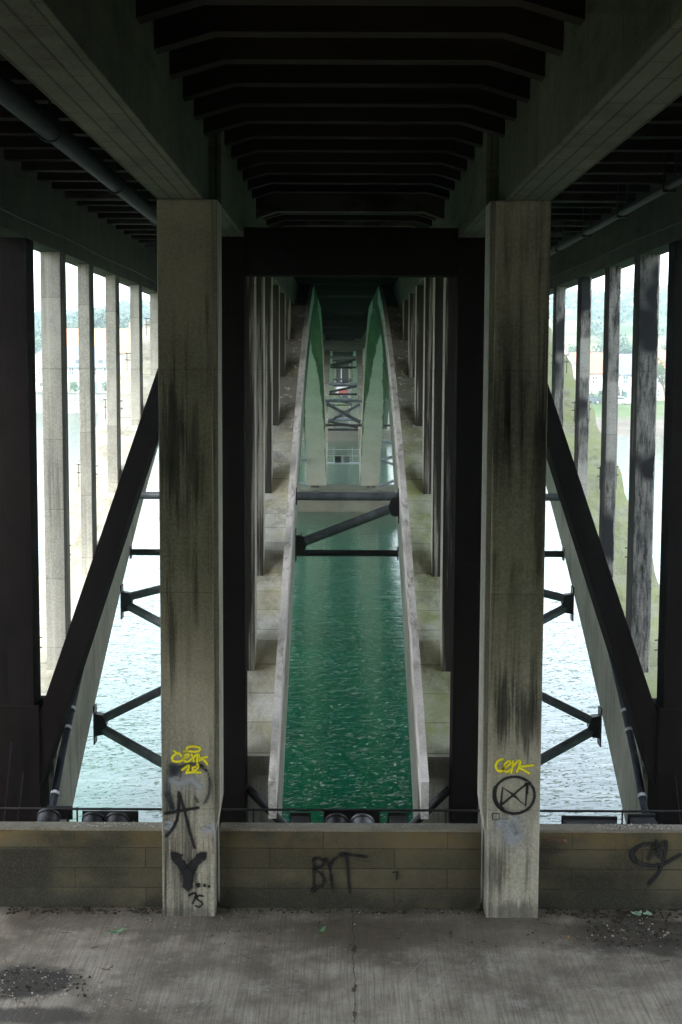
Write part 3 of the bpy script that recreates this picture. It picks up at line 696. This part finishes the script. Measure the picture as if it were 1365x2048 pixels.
c, a, b = fx(156, 270); flood('floodlight', c, [X(184)-c, X(232)-c], (a, b, -5.57, -5.42), 'black twin drum floodlight in front of bright water, left of the graffiti pillar')
c, a, b = fx(579, 621); flood('floodlight', c, [], (a, b, -5.62, -5.43), 'small box floodlight with a grey scuffed lens, left end of the centre wall', 0)
c, a, b = fx(645, 760); flood('floodlight', c, [X(673)-c, X(725)-c], (a, b, -5.58, -5.40), 'twin drum floodlight at the middle of the centre wall, one head bare metal', R(-2), 1)
c, a, b = fx(777, 818); flood('floodlight', c, [], (a, b, -5.62, -5.42), 'small plain black box floodlight, right end of the centre wall')
c, a, b = fx(1130, 1243); flood('floodlight', c, [], (a, b, -5.62, -5.46), 'long flat black floodlight, beside the pillar with the crossed circle', R(-2))
c, a, b = fx(1267, 1323); flood('floodlight', c, [], (a, b, -5.62, -5.43), 'short black floodlight below the right drainpipe', R(1))
# slack leaning rods at the outer ends
for s in (-1, 1):
    for x0, x1 in ((4.45,4.62),(4.30,4.45)):
        part(MB().tube([(s*x1,18.3,-6.4),(s*x0,18.3,-4.9 if x0 > 4.4 else -5.3)], .008, 5), 'stay_wire', M['pipe'])

# ---------------------------------------------------------------- litter
M['leaf'] = plain('fresh_leaf', (.16,.34,.16), .5, 0, .25, 20)
M['dirt'] = plain('dark_debris', (.045,.035,.022), .95, 0, .5, 30)
M['twig'] = plain('twig_brown', (.10,.07,.04), .9, 0, .4, 30)
M['leafpale'] = plain('pale_leaf', (.42,.58,.42), .5, 0, .2, 20)
M['leafyellow'] = plain('yellow_leaf', (.42,.27,.05), .6, 0, .25, 20)
M['stones'] = plain('grit', (.40,.37,.32), .9, 0, .45, 30)
def leaf(px, py, size, mat, label, rz, maple=False):
    # solve for the floor point
    lo, hi = 10., 16.
    for _ in range(40):
        mid = (lo+hi)/2
        if at(px, py, mid)[1] > FLOOR: lo = mid
        else: hi = mid
    x = at(px, py, lo)[0]; bm = bmesh.new(); pts = []
    n = 22
    for i in range(n):
        a = 2*math.pi*i/n
        r = size*(.66+.34*abs(math.cos(2.5*a)) if maple else .5+.5*abs(math.cos(a)))*(1 if maple else .9)
        pts.append((r*math.cos(a), r*(1 if maple else .55)*math.sin(a)))
    vs = [(0,0,size*.12)] + [(p[0], p[1], (.02 if maple else .03)+size*.5*((p[0]/size)**2)*(1 if i % 3 else .5)) for i, p in enumerate(pts)]
    mb = MB().add(vs, [(0, i+1, (i+1) % n+1) for i in range(n)], True)
    mb.tube([(-size*.9,0,.01),(-size*1.5,.01,.006)], .003, 4)
    o = mb.build('leaf', mat); o.location = (x, lo, FLOOR); o.rotation_euler = (0,0,rz)
    return tag(o, label, 'leaf', 'fallen leaves on the concrete')
leaf(233, 1869, .105, M['leaf'], 'curled green leaf on the concrete in front of the left wall', .4)
leaf(643, 1868, .085, M['leaf'], 'small dark green leaf on the concrete in front of the centre wall', 1.0)
leaf(1273, 1831, .072, M['leafpale'], 'pale lobed leaf at the foot of the right wall, larger of the pair', .2, True)
leaf(1296, 1832, .058, M['leafpale'], 'pale lobed leaf at the foot of the right wall, smaller of the pair', 1.3, True)
leaf(1140, 1881, .045, M['leafyellow'], 'small yellow leaf on the damp patch near the right wall', 2.0)
def grit(spots, z, name, seed, mat='stones'):
    r = random.Random(seed); mb = MB()
    for (x0, x1, y0, y1, n, s) in spots:
        for _ in range(n):
            x, y = r.uniform(x0, x1), r.uniform(y0, y1); q = s*r.uniform(.35, 1)**2
            bm = bmesh.new(); bmesh.ops.create_icosphere(bm, subdivisions=1, radius=q)
            for v in bm.verts: v.co *= r.uniform(.7, 1.25)
            mb.add_bm(bm, Matrix.Translation((x, y, z+q*.3)) @ Matrix.Rotation(r.uniform(0,6), 4, 'Z') @ Matrix.Diagonal((1, r.uniform(.6,1), .55, 1)))
    return tag(mb.build(name, M[mat]), kind='stuff')
grit([(2.5,4.2,14.5,15.5,70,.015),(2.7,3.5,14.9,15.4,40,.02),(-3.9,-2.4,13.3,14.2,150,.016),(-3.9,4,12.9,15.6,260,.011),(-3.9,-1.5,13.0,13.5,40,.02),(-2.6,-1.2,15.1,15.6,90,.012),(-1.6,1.6,15.5,15.7,70,.012)], FLOOR, 'gravel', 3)
grit([(-3.9,-2.15,15.55,15.76,240,.024),(-1.5,1.5,15.6,15.76,200,.02),(2.15,3.9,15.5,15.76,260,.026),(2.6,4.0,14.7,15.5,280,.024),(-3.9,-2.6,13.4,14.1,140,.022),(-2.2,2.3,14.6,15.5,60,.016)], FLOOR, 'debris', 9, 'dirt')
r = random.Random(21); mb = MB()
for _ in range(46):
    x, y = (r.uniform(-3.9, 3.9), r.uniform(13.2, 15.7)) if r.random() < .5 else (r.uniform(2.2, 4.0), r.uniform(14.7, 15.6))
    a = r.uniform(0, 6.28); l = r.uniform(.03, .13); b = a+r.uniform(-.6,.6)
    mb.tube([(x,y,FLOOR+.006),(x+l*math.cos(a),y+l*math.sin(a),FLOOR+.012),(x+l*math.cos(a)+l*.7*math.cos(b),y+l*math.sin(a)+l*.7*math.sin(b),FLOOR+.006)], [.004,.0035,.002], 5)
tag(mb.build('twigs', M['twig']), kind='stuff')
grit([(-3.2,-2.2,15.77,15.95,150,.016),(2.75,3.7,15.77,15.95,190,.018),(-1.4,1.4,15.77,15.95,30,.010)], FLOOR+.94, 'gravel', 5)

# ---------------------------------------------------------------- far bank
def mat_ground():
    m = NT('river_bank'); v = m.coords(False); sx = m.xyz(v)
    g = m.mix(m.ramp(m.noise(v, .05, 5, .6), .35, .65), (.05,.085,.03), (.10,.13,.055))
    mud = m.mix(m.ramp(m.noise(v, .2, 5, .7), .3, .7), (.09,.08,.065), (.17,.15,.125))
    z = m.math('ADD', sx[2], m.math('MULTIPLY', m.math('SUBTRACT', m.noise(v, .08, 4), .5), 1.6))
    fld = m.mix(m.ramp(m.noise(m.scaled(v, (.006,.012,0)), 1.0, 2), .48, .52), (.06,.09,.035), (.16,.17,.09))
    col = m.mix(m.ramp(z, -7.6, -6.7), mud, g)
    col = m.mix(m.ramp(sx[1], 300, 340), col, fld)
    return m.done(col, .95, spec=.1)
M['bank'] = mat_ground()
def hgt(x, y):
    """river bank: left half meets the water at a wall, right half shelves down to a muddy shore; hills behind"""
    s = 1/(1+math.exp(-(x-2)/3.0))
    left = -4.75 if y > 273 else -10
    right = -9.4 + 3.5*min(1, max(0, (y-172)/75))
    base = left*(1-s) + right*s
    t = max(0, y-300)
    t2 = min(1, t/420)
    hill = (34+7*math.sin(x*.011+.6)+4*math.sin(x*.027+2))*(t2*t2*(3-2*t2))
    return base + hill
ys = [165+6*i for i in range(18)] + [272.5,273.5] + [279+7*i for i in range(30)] + [500+30*i for i in range(17)]
ys = sorted(ys); xs = [-780+12*i for i in range(131)]
vs = [(x, y, hgt(x, y)) for y in ys for x in xs]; n = len(xs)
MB().add(vs, [(j*n+i, j*n+i+1, (j+1)*n+i+1, (j+1)*n+i) for j in range(len(ys)-1) for i in range(n-1)], True).build('terrain', M['bank'])['kind'] = 'structure'
M['riverwall'] = concrete('river_wall_stone', (.20,.20,.17), (.32,.31,.27), (.06,.07,.05), .6, (.5,.5,.3), ((0), 1.2, .5, .03, 'xz', .8))
t = MB().box(-780, -6, 271.6, 273.2, -11, -4.6).box(-780, -6, 271.4, 273.3, -4.6, -4.45).build('river_wall', M['riverwall'])
tag(t, 'long stone river wall below the houses on the far left bank', 'wall')

wallc = {k: plain('house_wall_'+k, c, .9, 0, .12, 1.2, .1, .2) for k, c in (('white', (.42,.42,.41)), ('cream', (.36,.32,.25)), ('stone', (.24,.22,.19)), ('pink', (.36,.29,.26)))}
roofc = {k: plain('roof_'+k, c, .85, 0, .2, 3, .2, .2) for k, c in (('orange', (.46,.20,.09)), ('slate', (.13,.15,.18)), ('red', (.36,.14,.09)), ('grey', (.22,.23,.24)))}
M['pane'] = plain('window_pane', (.04,.06,.07), .1, 0, .2, 1, 0, .6); M['frame'] = plain('window_frame', (.75,.75,.72), .5)
M['door'] = plain('house_door', (.10,.16,.2), .5)
def house(x, y, w, dp, eave, ridge, wk, rk, label, rows=2, cols=4, gable=False, rz=0., chim=1, dormers=0, porch=False):
    """x, y: middle of the front wall; eave and ridge heights above the ground; gable: gable end to the river"""
    gz = hgt(x, y); t = thing('house', label, 'house', (x, y, gz), rz, 'houses on the far bank')
    mb = MB(); rf = MB(); e = .35
    if gable:
        mb.prism([(-w/2,-1),(w/2,-1),(w/2,eave),(0,ridge),(-w/2,eave)], 'y', 0, dp)
        sl = (ridge-eave)/(w/2)
        for s in (-1, 1):
            rf.prism([(0,ridge+.04),(s*(w/2+e),eave-sl*e+.04),(s*(w/2+e),eave-sl*e+.26),(0,ridge+.28)], 'y', -e, dp+e)
    else:
        mb.prism([(0,-1),(dp,-1),(dp,eave),(dp/2,ridge),(0,eave)], 'x', -w/2, w/2)
        sl = (ridge-eave)/(dp/2)
        rf.prism([(dp/2,ridge+.04),(-e,eave-sl*e+.04),(-e,eave-sl*e+.26),(dp/2,ridge+.28)], 'x', -w/2-e, w/2+e)
        rf.prism([(dp/2,ridge+.04),(dp+e,eave-sl*e+.04),(dp+e,eave-sl*e+.26),(dp/2,ridge+.28)], 'x', -w/2-e, w/2+e)
    mb.build('wall', wallc[wk], t); roof = rf.build('roof', roofc[rk], t)
    for i in range(chim):
        cx = (-w/2+.9) if i == 0 else w/2-.9
        if gable: cx = .0
        yy = dp/2 if not gable else dp-1
        MB().box(cx-.45, cx+.45, yy-.35, yy+.35, ridge-.6, ridge+1.3).box(cx-.5, cx+.5, yy-.4, yy+.4, ridge+1.3, ridge+1.42).build('chimney', wallc['stone'], roof)
        for q in (-.22,.22): MB().lathe([(.12,0),(.10,.4)], (cx+q, yy, ridge+1.42), n=8).build('chimney_pot', roofc['orange'], roof)
    for r in range(rows):
        zc = 1.5 + r*2.75
        if zc+.8 > eave and not gable: break
        for c in range(cols):
            xc = -w/2 + w*(c+.5)/cols
            if r == 0 and c == cols//2:
                MB().box(xc-.5, xc+.5, -.06, .02, 0, 2.1).build('door', M['door'], t); continue
            f = MB().box(xc-.55, xc-.46, -.07, .02, zc-.75, zc+.75).box(xc+.46, xc+.55, -.07, .02, zc-.75, zc+.75).box(xc-.459, xc+.459, -.07, .02, zc+.66, zc+.75).box(xc-.459, xc+.459, -.07, .02, zc-.75, zc-.66).box(xc-.459, xc+.459, -.065, .02, zc-.04, zc+.04).box(xc-.04, xc+.04, -.068, .02, zc-.659, zc+.659).build('window', M['frame'], t)
            MB().box(xc-.458, xc+.458, -.03, .015, zc-.658, zc+.658).build('pane', M['pane'], f)
    for i in range(dormers):
        xc = -w/2 + w*(i+.5)/dormers; z0 = eave+.5
        d = MB().prism([(xc-.8,z0-.6),(xc+.8,z0-.6),(xc+.8,z0+1.1),(xc,z0+1.8),(xc-.8,z0+1.1)], 'y', .5, dp/2).build('dormer', wallc[wk], t)
        MB().box(xc-.5, xc+.5, .44, .5, z0, z0+1.0).build('pane', M['pane'], d)
    if porch:
        p = MB().prism([(w*.05,-.5),(w*.4,-.5),(w*.4,3.0),(w*.225,4.6),(w*.05,3.0)], 'y', -2.2, -.001).build('porch', wallc[wk], t)
        MB().box(w*.16, w*.29, -2.26, -2.2, .9, 2.3).build('pane', M['pane'], p)
    return t
GX = lambda px, d: at(px, 740, d)[0]
house(GX(82,296), 296, 7.5, 9, 5.8, 8.6, 'white', 'slate', 'white gabled house at the far left, behind the parked van', 2, 3, gable=True)
house(GX(187,312), 312, 17, 10, 9.6, 13.3, 'cream', 'orange', 'tall cream house with a big orange roof rising behind the slate roofed house', 3, 5, chim=2)
house(GX(178,292), 292, 9.5, 8, 5.2, 9.2, 'white', 'slate', 'white house with a steep slate roof in front of the big orange roof', 2, 4, chim=1, dormers=2)
house(GX(268,300), 300, 10, 9, 8.2, 11.4, 'white', 'orange', 'white house with an orange roof to the right of the slate roofed house', 3, 4)
house(GX(122,305), 305, 6.5, 8, 7.6, 10.5, 'cream', 'orange', 'narrow cream house with an orange roof beside the white gabled house', 3, 2)
house(GX(325,306), 306, 9, 9, 6.5, 10, 'stone', 'slate', 'stone house behind the pillar, last of the left bank row', 2, 3)
house(GX(1122,268), 268, 6.5, 9, 6.3, 11.3, 'pink', 'grey', 'pale pink house with its gable end to the river', 2, 2, gable=True)
house(GX(1178,272), 272, 9.5, 8, 5.6, 9.2, 'white', 'red', 'long white house with a red roof and a gabled porch', 2, 4, chim=2, dormers=0, porch=True)
house(GX(1252,275), 275, 8.5, 8, 5.4, 9.0, 'white', 'slate', 'white house with a blue slate roof behind the hedge', 2, 3)
house(GX(1345,290), 290, 9, 8, 6.0, 10, 'cream', 'red', 'cream house with a red roof at the far right behind the leaning tree', 2, 3)
house(GX(1226,330), 330, 10, 9, 5.0, 8.6, 'cream', 'red', 'low cream house higher up between the big trees', 2, 4)

def leafmat(name, a, b):
    m = NT(name); oi = m.n('ShaderNodeNewGeometry').outputs['Random Per Island']
    c = m.mix(oi, a, b); p = m.n('ShaderNodeBsdfPrincipled', {'Base Color': c, 'Roughness': .7, 'Specular IOR Level': .2})
    m.t.links.new(p.outputs[0], m.out.inputs[0]); return m.mat
M['fol1'] = leafmat('foliage_dark', (.03,.065,.035), (.07,.12,.05)); M['fol2'] = leafmat('foliage_mid', (.05,.10,.04), (.10,.16,.06)); M['fol3'] = leafmat('foliage_blue', (.04,.075,.055), (.085,.13,.085))
M['bark'] = plain('bark', (.10,.08,.06), .9, 0, .3, 8)
def crown_mb(r, cx, cy, cz, rx, rz_, n, s, lumps=9):
    mb = MB(); L = []
    for _ in range(lumps):
        a = r.uniform(0, 6.28); q = r.uniform(.25, .75); L.append((cx+rx*q*math.cos(a), cy+rx*q*math.sin(a), cz+rz_*r.uniform(-.7,.75), r.uniform(.32,.55)))
    for _ in range(n):
        l = r.choice(L); d = Vector((r.gauss(0,1), r.gauss(0,1), r.gauss(0,1))).normalized()*r.uniform(.55,1.05)
        p = Vector((l[0]+d.x*rx*l[3], l[1]+d.y*rx*l[3], l[2]+d.z*rz_*l[3]))
        u = Vector((r.gauss(0,1), r.gauss(0,1), r.gauss(0,1))).normalized(); w = u.orthogonal().normalized(); q = s*r.uniform(.6,1.4)
        mb.add([p-u*q, p-w*q*.7, p+u*q, p+w*q*.7], [(0,1,2,3)])
    return mb
def tree(x, y, h, rx, mat, label, lean=0., cat='tree', name='tree', n=1600, trunk=.4):
    r = random.Random(int(x*13+y*7)); gz = hgt(x, y)
    t = thing(name, label, cat, (x, y, gz), 0, 'trees and bushes on the far bank')
    tr = MB().tube([(0,0,-.4),(lean*.3,0,h*trunk*.5),(lean*.8,0,h*trunk),(lean,.1,h*.75)], [h*.03,h*.024,h*.018,h*.008], 8)
    for a in (.4, 2.2, 3.9, 5.3): tr.tube([(lean*.7,0,h*trunk*.9),(lean+rx*.3*math.cos(a),rx*.3*math.sin(a),h*.62),(lean+rx*.6*math.cos(a),rx*.6*math.sin(a),h*.76)], [h*.012,h*.008,h*.003], 6)
    tr.build('trunk', M['bark'], t)
    cz = h*(trunk+1)/2+.2
    crown_mb(r, lean, 0, cz, rx, h*(1-trunk)/2*1.1, n, rx*.055).build('crown', mat, t, recalc=False)
def bush(x, y, h, rx, mat, label):
    r = random.Random(int(x*11+y*3)); t = thing('bush', label, 'bush', (x, y, hgt(x, y)), 0, 'trees and bushes on the far bank')
    MB().tube([(0,0,-.2),(0,0,h*.6)], [.1,.04], 6).build('stem', M['bark'], t)
    crown_mb(r, 0, 0, h*.5, rx, h*.5, 420, rx*.1, 6).build('foliage', mat, t, recalc=False)
tree(GX(1222,300), 300, 13, 5.2, M['fol3'], 'largest round tree on the right bank, above the slate roof', n=2600)
tree(GX(1128,300), 300, 11, 3.6, M['fol3'], 'round tree on the right bank behind the pink gable')
tree(GX(1258,318), 318, 11, 3.6, M['fol3'], 'tree just right of the largest round tree')
tree(GX(1336,250), 250, 7.8, 2.8, M['fol2'], 'small tree with a bare leaning trunk on the right bank grass', lean=-1.0, trunk=.45)
tree(GX(1350,310), 310, 13, 4, M['fol3'], 'tall tree at the far right behind the red roof')
bush(GX(1186,283), 283, 4.2, 4, M['fol2'], 'broad bush showing over the red roof'); bush(GX(1213,262), 262, 2.0, 1.8, M['fol2'], 'low bush between the red roofed house and the slate roofed house')
bush(GX(1236,262), 262, 3.0, 2.0, M['fol1'], 'dark bush in front of the slate roofed house'); bush(GX(1192,264), 264, 1.8, 2.0, M['fol1'], 'clipped bush under the porch of the red roofed house')
tree(GX(70,330), 330, 12, 5, M['fol3'], 'tree on the left bank behind the white gabled house'); tree(GX(146,345), 345, 15, 6.5, M['fol3'], 'tall dark tree behind the orange roofs', n=2300)
tree(GX(205,350), 350, 17, 7, M['fol3'], 'broad tree rising above the big orange roof', n=2400); tree(GX(250,345), 345, 16, 6, M['fol3'], 'tree behind the right orange roof', n=2200)
bush(GX(152,281), 281, 2.2, 1.7, M['fol2'], 'bush beside the slate roofed house wall'); bush(GX(210,280), 280, 2.5, 1.6, M['fol1'], 'dark bush under the slate roofed house')
bush(GX(254,280), 280, 2.8, 2.2, M['fol2'], 'round bush in front of the right orange roofed house'); bush(GX(92,281), 281, 2.2, 1.4, M['fol2'], 'bush right of the parked van')
# far woods on the hill: one mass
r = random.Random(4); mb = MB()
for _ in range(420):
    x = r.uniform(-190, 190); y = r.uniform(480, 700)
    if -15 < x < 15: continue
    if r.random() < .35 and x > 0: y = r.uniform(640, 700)
    c = crown_mb(r, x, y, hgt(x, y)+4.0, r.uniform(4,8), r.uniform(4,7), 110, .75, 6); mb.add(c.v, c.f)
tag(mb.build('woods', M['fol3'], recalc=False), kind='stuff')

carc = {k: plain('car_paint_'+k, c, .3, 0, .05, 3, 0, .5) for k, c in (('white', (.6,.6,.6)), ('red', (.30,.05,.04)), ('blue', (.06,.12,.3)), ('dark', (.04,.05,.06)), ('silver', (.45,.46,.47)), ('orange', (.6,.2,.05)))}
M['tyre'] = plain('tyre', (.02,.02,.02), .8)
def car(x, y, col, label, rz=0., van=False):
    t = thing('parked_van' if van else 'parked_car', label, 'van' if van else 'car', (x, y, hgt(x, y)), rz, 'vehicles parked on the far bank')
    if van: body = [(-2.4,.3),(2.4,.3),(2.45,1.0),(1.9,1.25),(1.4,2.15),(-2.35,2.2),(-2.45,1.2)]; gl = [(1.85,1.3),(1.42,2.05),(.6,2.05),(.6,1.3)]
    else: body = [(-2.05,.3),(2.05,.3),(2.1,.75),(1.2,.92),(.6,1.42),(-1.0,1.45),(-1.7,.98),(-2.1,.9)]; gl = [(1.05,.95),(.55,1.36),(-.95,1.38),(-1.5,.98)]
    MB().prism(body, 'y', -.82, .82).build('body', carc[col], t)
    for s in (-1, 1): MB().prism(gl, 'y', s*.822, s*.83).build('side_window', M['pane'], t)
    for wx in (-1.3, 1.35):
        for s in (-1, 1):
            w = MB().lathe([(.31,-.1),(.33,-.06),(.33,.06),(.31,.1)], (wx, s*.78, .32), (0,1,0), 14).build('wheel', M['tyre'], t)
            MB().lathe([(.19,-.11),(.19,.11)], (wx, s*.78, .32), (0,1,0), 10).build('rim', M['clip'], w)
    for s in (-1, 1): MB().box(2.0,2.1,s*.45,s*.75,.62,.74).build('headlight', M['clip'], t)
car(GX(74,280), 280, 'white', 'white van parked in front of the white gabled house', 0, True)
car(GX(1240,252), 252, 'white', 'white car parked on the right bank grass edge'); car(GX(1181,257), 257, 'dark', 'dark car parked in front of the gabled porch', 3.14)
car(GX(1143,255), 255, 'silver', 'silver car parked below the pink gable'); car(GX(694,279), 279, 'white', 'white van parked under the far end of the bridge', 0, True); car(GX(690,287), 287, 'orange', 'orange car parked behind the white van under the bridge')
car(GX(688,274), 274.8, 'red', 'red car parked in front of the white van under the bridge', 1.5); car(GX(698,274), 274.8, 'blue', 'blue car parked beside the red one under the bridge', 1.5)
def lamp(x, y, h, label):
    t = thing('street_lamp', label, 'street lamp', (x, y, hgt(x, y)), 0, 'street lamps on the far bank')
    MB().tube([(0,0,-.3),(0,0,h),(0,-.3,h+.25),(0,-1.1,h+.3)], [.09,.06,.05,.04], 8).build('post', M['frame'], t)
    MB().box(-.14,.14,-1.6,-1.0,h+.22,h+.36,.03).build('lamp_head', M['frame'], t)
lamp(GX(683,277), 277, 5.2, 'white street lamp under the far end of the bridge'); lamp(GX(1243,256), 256, 5, 'slim street lamp beside the white car on the grass'); lamp(GX(240,277), 277, 6, 'slim street lamp on the left bank in front of the houses')

# ---------------------------------------------------------------- air, sky, sun, camera
HAZE = 0.00085
if HAZE:
    m = bpy.data.materials.new('haze'); m.use_nodes = True; nt = m.node_tree; nt.nodes.clear()
    o = nt.nodes.new('ShaderNodeOutputMaterial'); p = nt.nodes.new('ShaderNodeVolumePrincipled')
    p.inputs['Color'].default_value = (.80,.95,1.0,1); p.inputs['Density'].default_value = HAZE; p.inputs['Anisotropy'].default_value = .9
    nt.links.new(p.outputs[0], o.inputs['Volume'])
    h = MB().box(-800, 800, -70, 1000, -13, 56).build('haze', m); h['kind'] = 'stuff'; h.visible_shadow = True
w = bpy.data.worlds.new('World'); sc.world = w; w.use_nodes = True; nt = w.node_tree; bg = nt.nodes['Background']
sky = nt.nodes.new('ShaderNodeTexSky'); sky.sky_type = 'NISHITA'; sky.sun_disc = False
ELEV, AZ = R(52), R(200)
sky.sun_elevation = ELEV; sky.sun_rotation = AZ; sky.air_density = 1.0; sky.dust_density = 2.2; sky.ozone_density = 1.5
hs = nt.nodes.new('ShaderNodeHueSaturation'); hs.inputs['Saturation'].default_value = .42
nt.links.new(sky.outputs[0], hs.inputs['Color']); nt.links.new(hs.outputs[0], bg.inputs[0]); bg.inputs[1].default_value = .13
sd = bpy.data.lights.new('sun', 'SUN'); sd.energy = 0.55; sd.angle = R(20); sd.color = (1,.97,.92)
so = bpy.data.objects.new('sun', sd); COL.objects.link(so)
dirv = Vector((math.sin(AZ)*math.cos(ELEV), math.cos(AZ)*math.cos(ELEV), math.sin(ELEV)))
so.rotation_euler = dirv.to_track_quat('Z', 'Y').to_euler(); so.location = (0,0,60)

cd = bpy.data.cameras.new('camera'); cam = bpy.data.objects.new('camera', cd); COL.objects.link(cam)
cd.sensor_fit = 'VERTICAL'; cd.sensor_height = 36; cd.lens = F/2048*36; cd.clip_start = .1; cd.clip_end = 6000
fw = Vector((0, math.cos(TH), -math.sin(TH))); up = Vector((0, math.sin(TH), math.cos(TH))); rt = Vector((1,0,0))
# a clockwise lean of the picture is the camera rolled the other way
r2 = rt*math.cos(ROLL) + up*math.sin(ROLL); u2 = up*math.cos(ROLL) - rt*math.sin(ROLL)
Mx = Matrix((r2, u2, -fw)).transposed().to_4x4(); Mx.translation = (CAMX, 0, 0)
cam.matrix_world = Mx
sc.camera = cam
sc.view_settings.view_transform = 'Standard'; sc.view_settings.look = 'None'; sc.view_settings.exposure = 3.12; sc.view_settings.gamma = 1.0
cy = sc.cycles; cy.max_bounces = 8; cy.diffuse_bounces = 4; cy.glossy_bounces = 4; cy.transparent_max_bounces = 12; cy.volume_bounces = 1
cy.use_denoising = True; cy.sample_clamp_indirect = 6
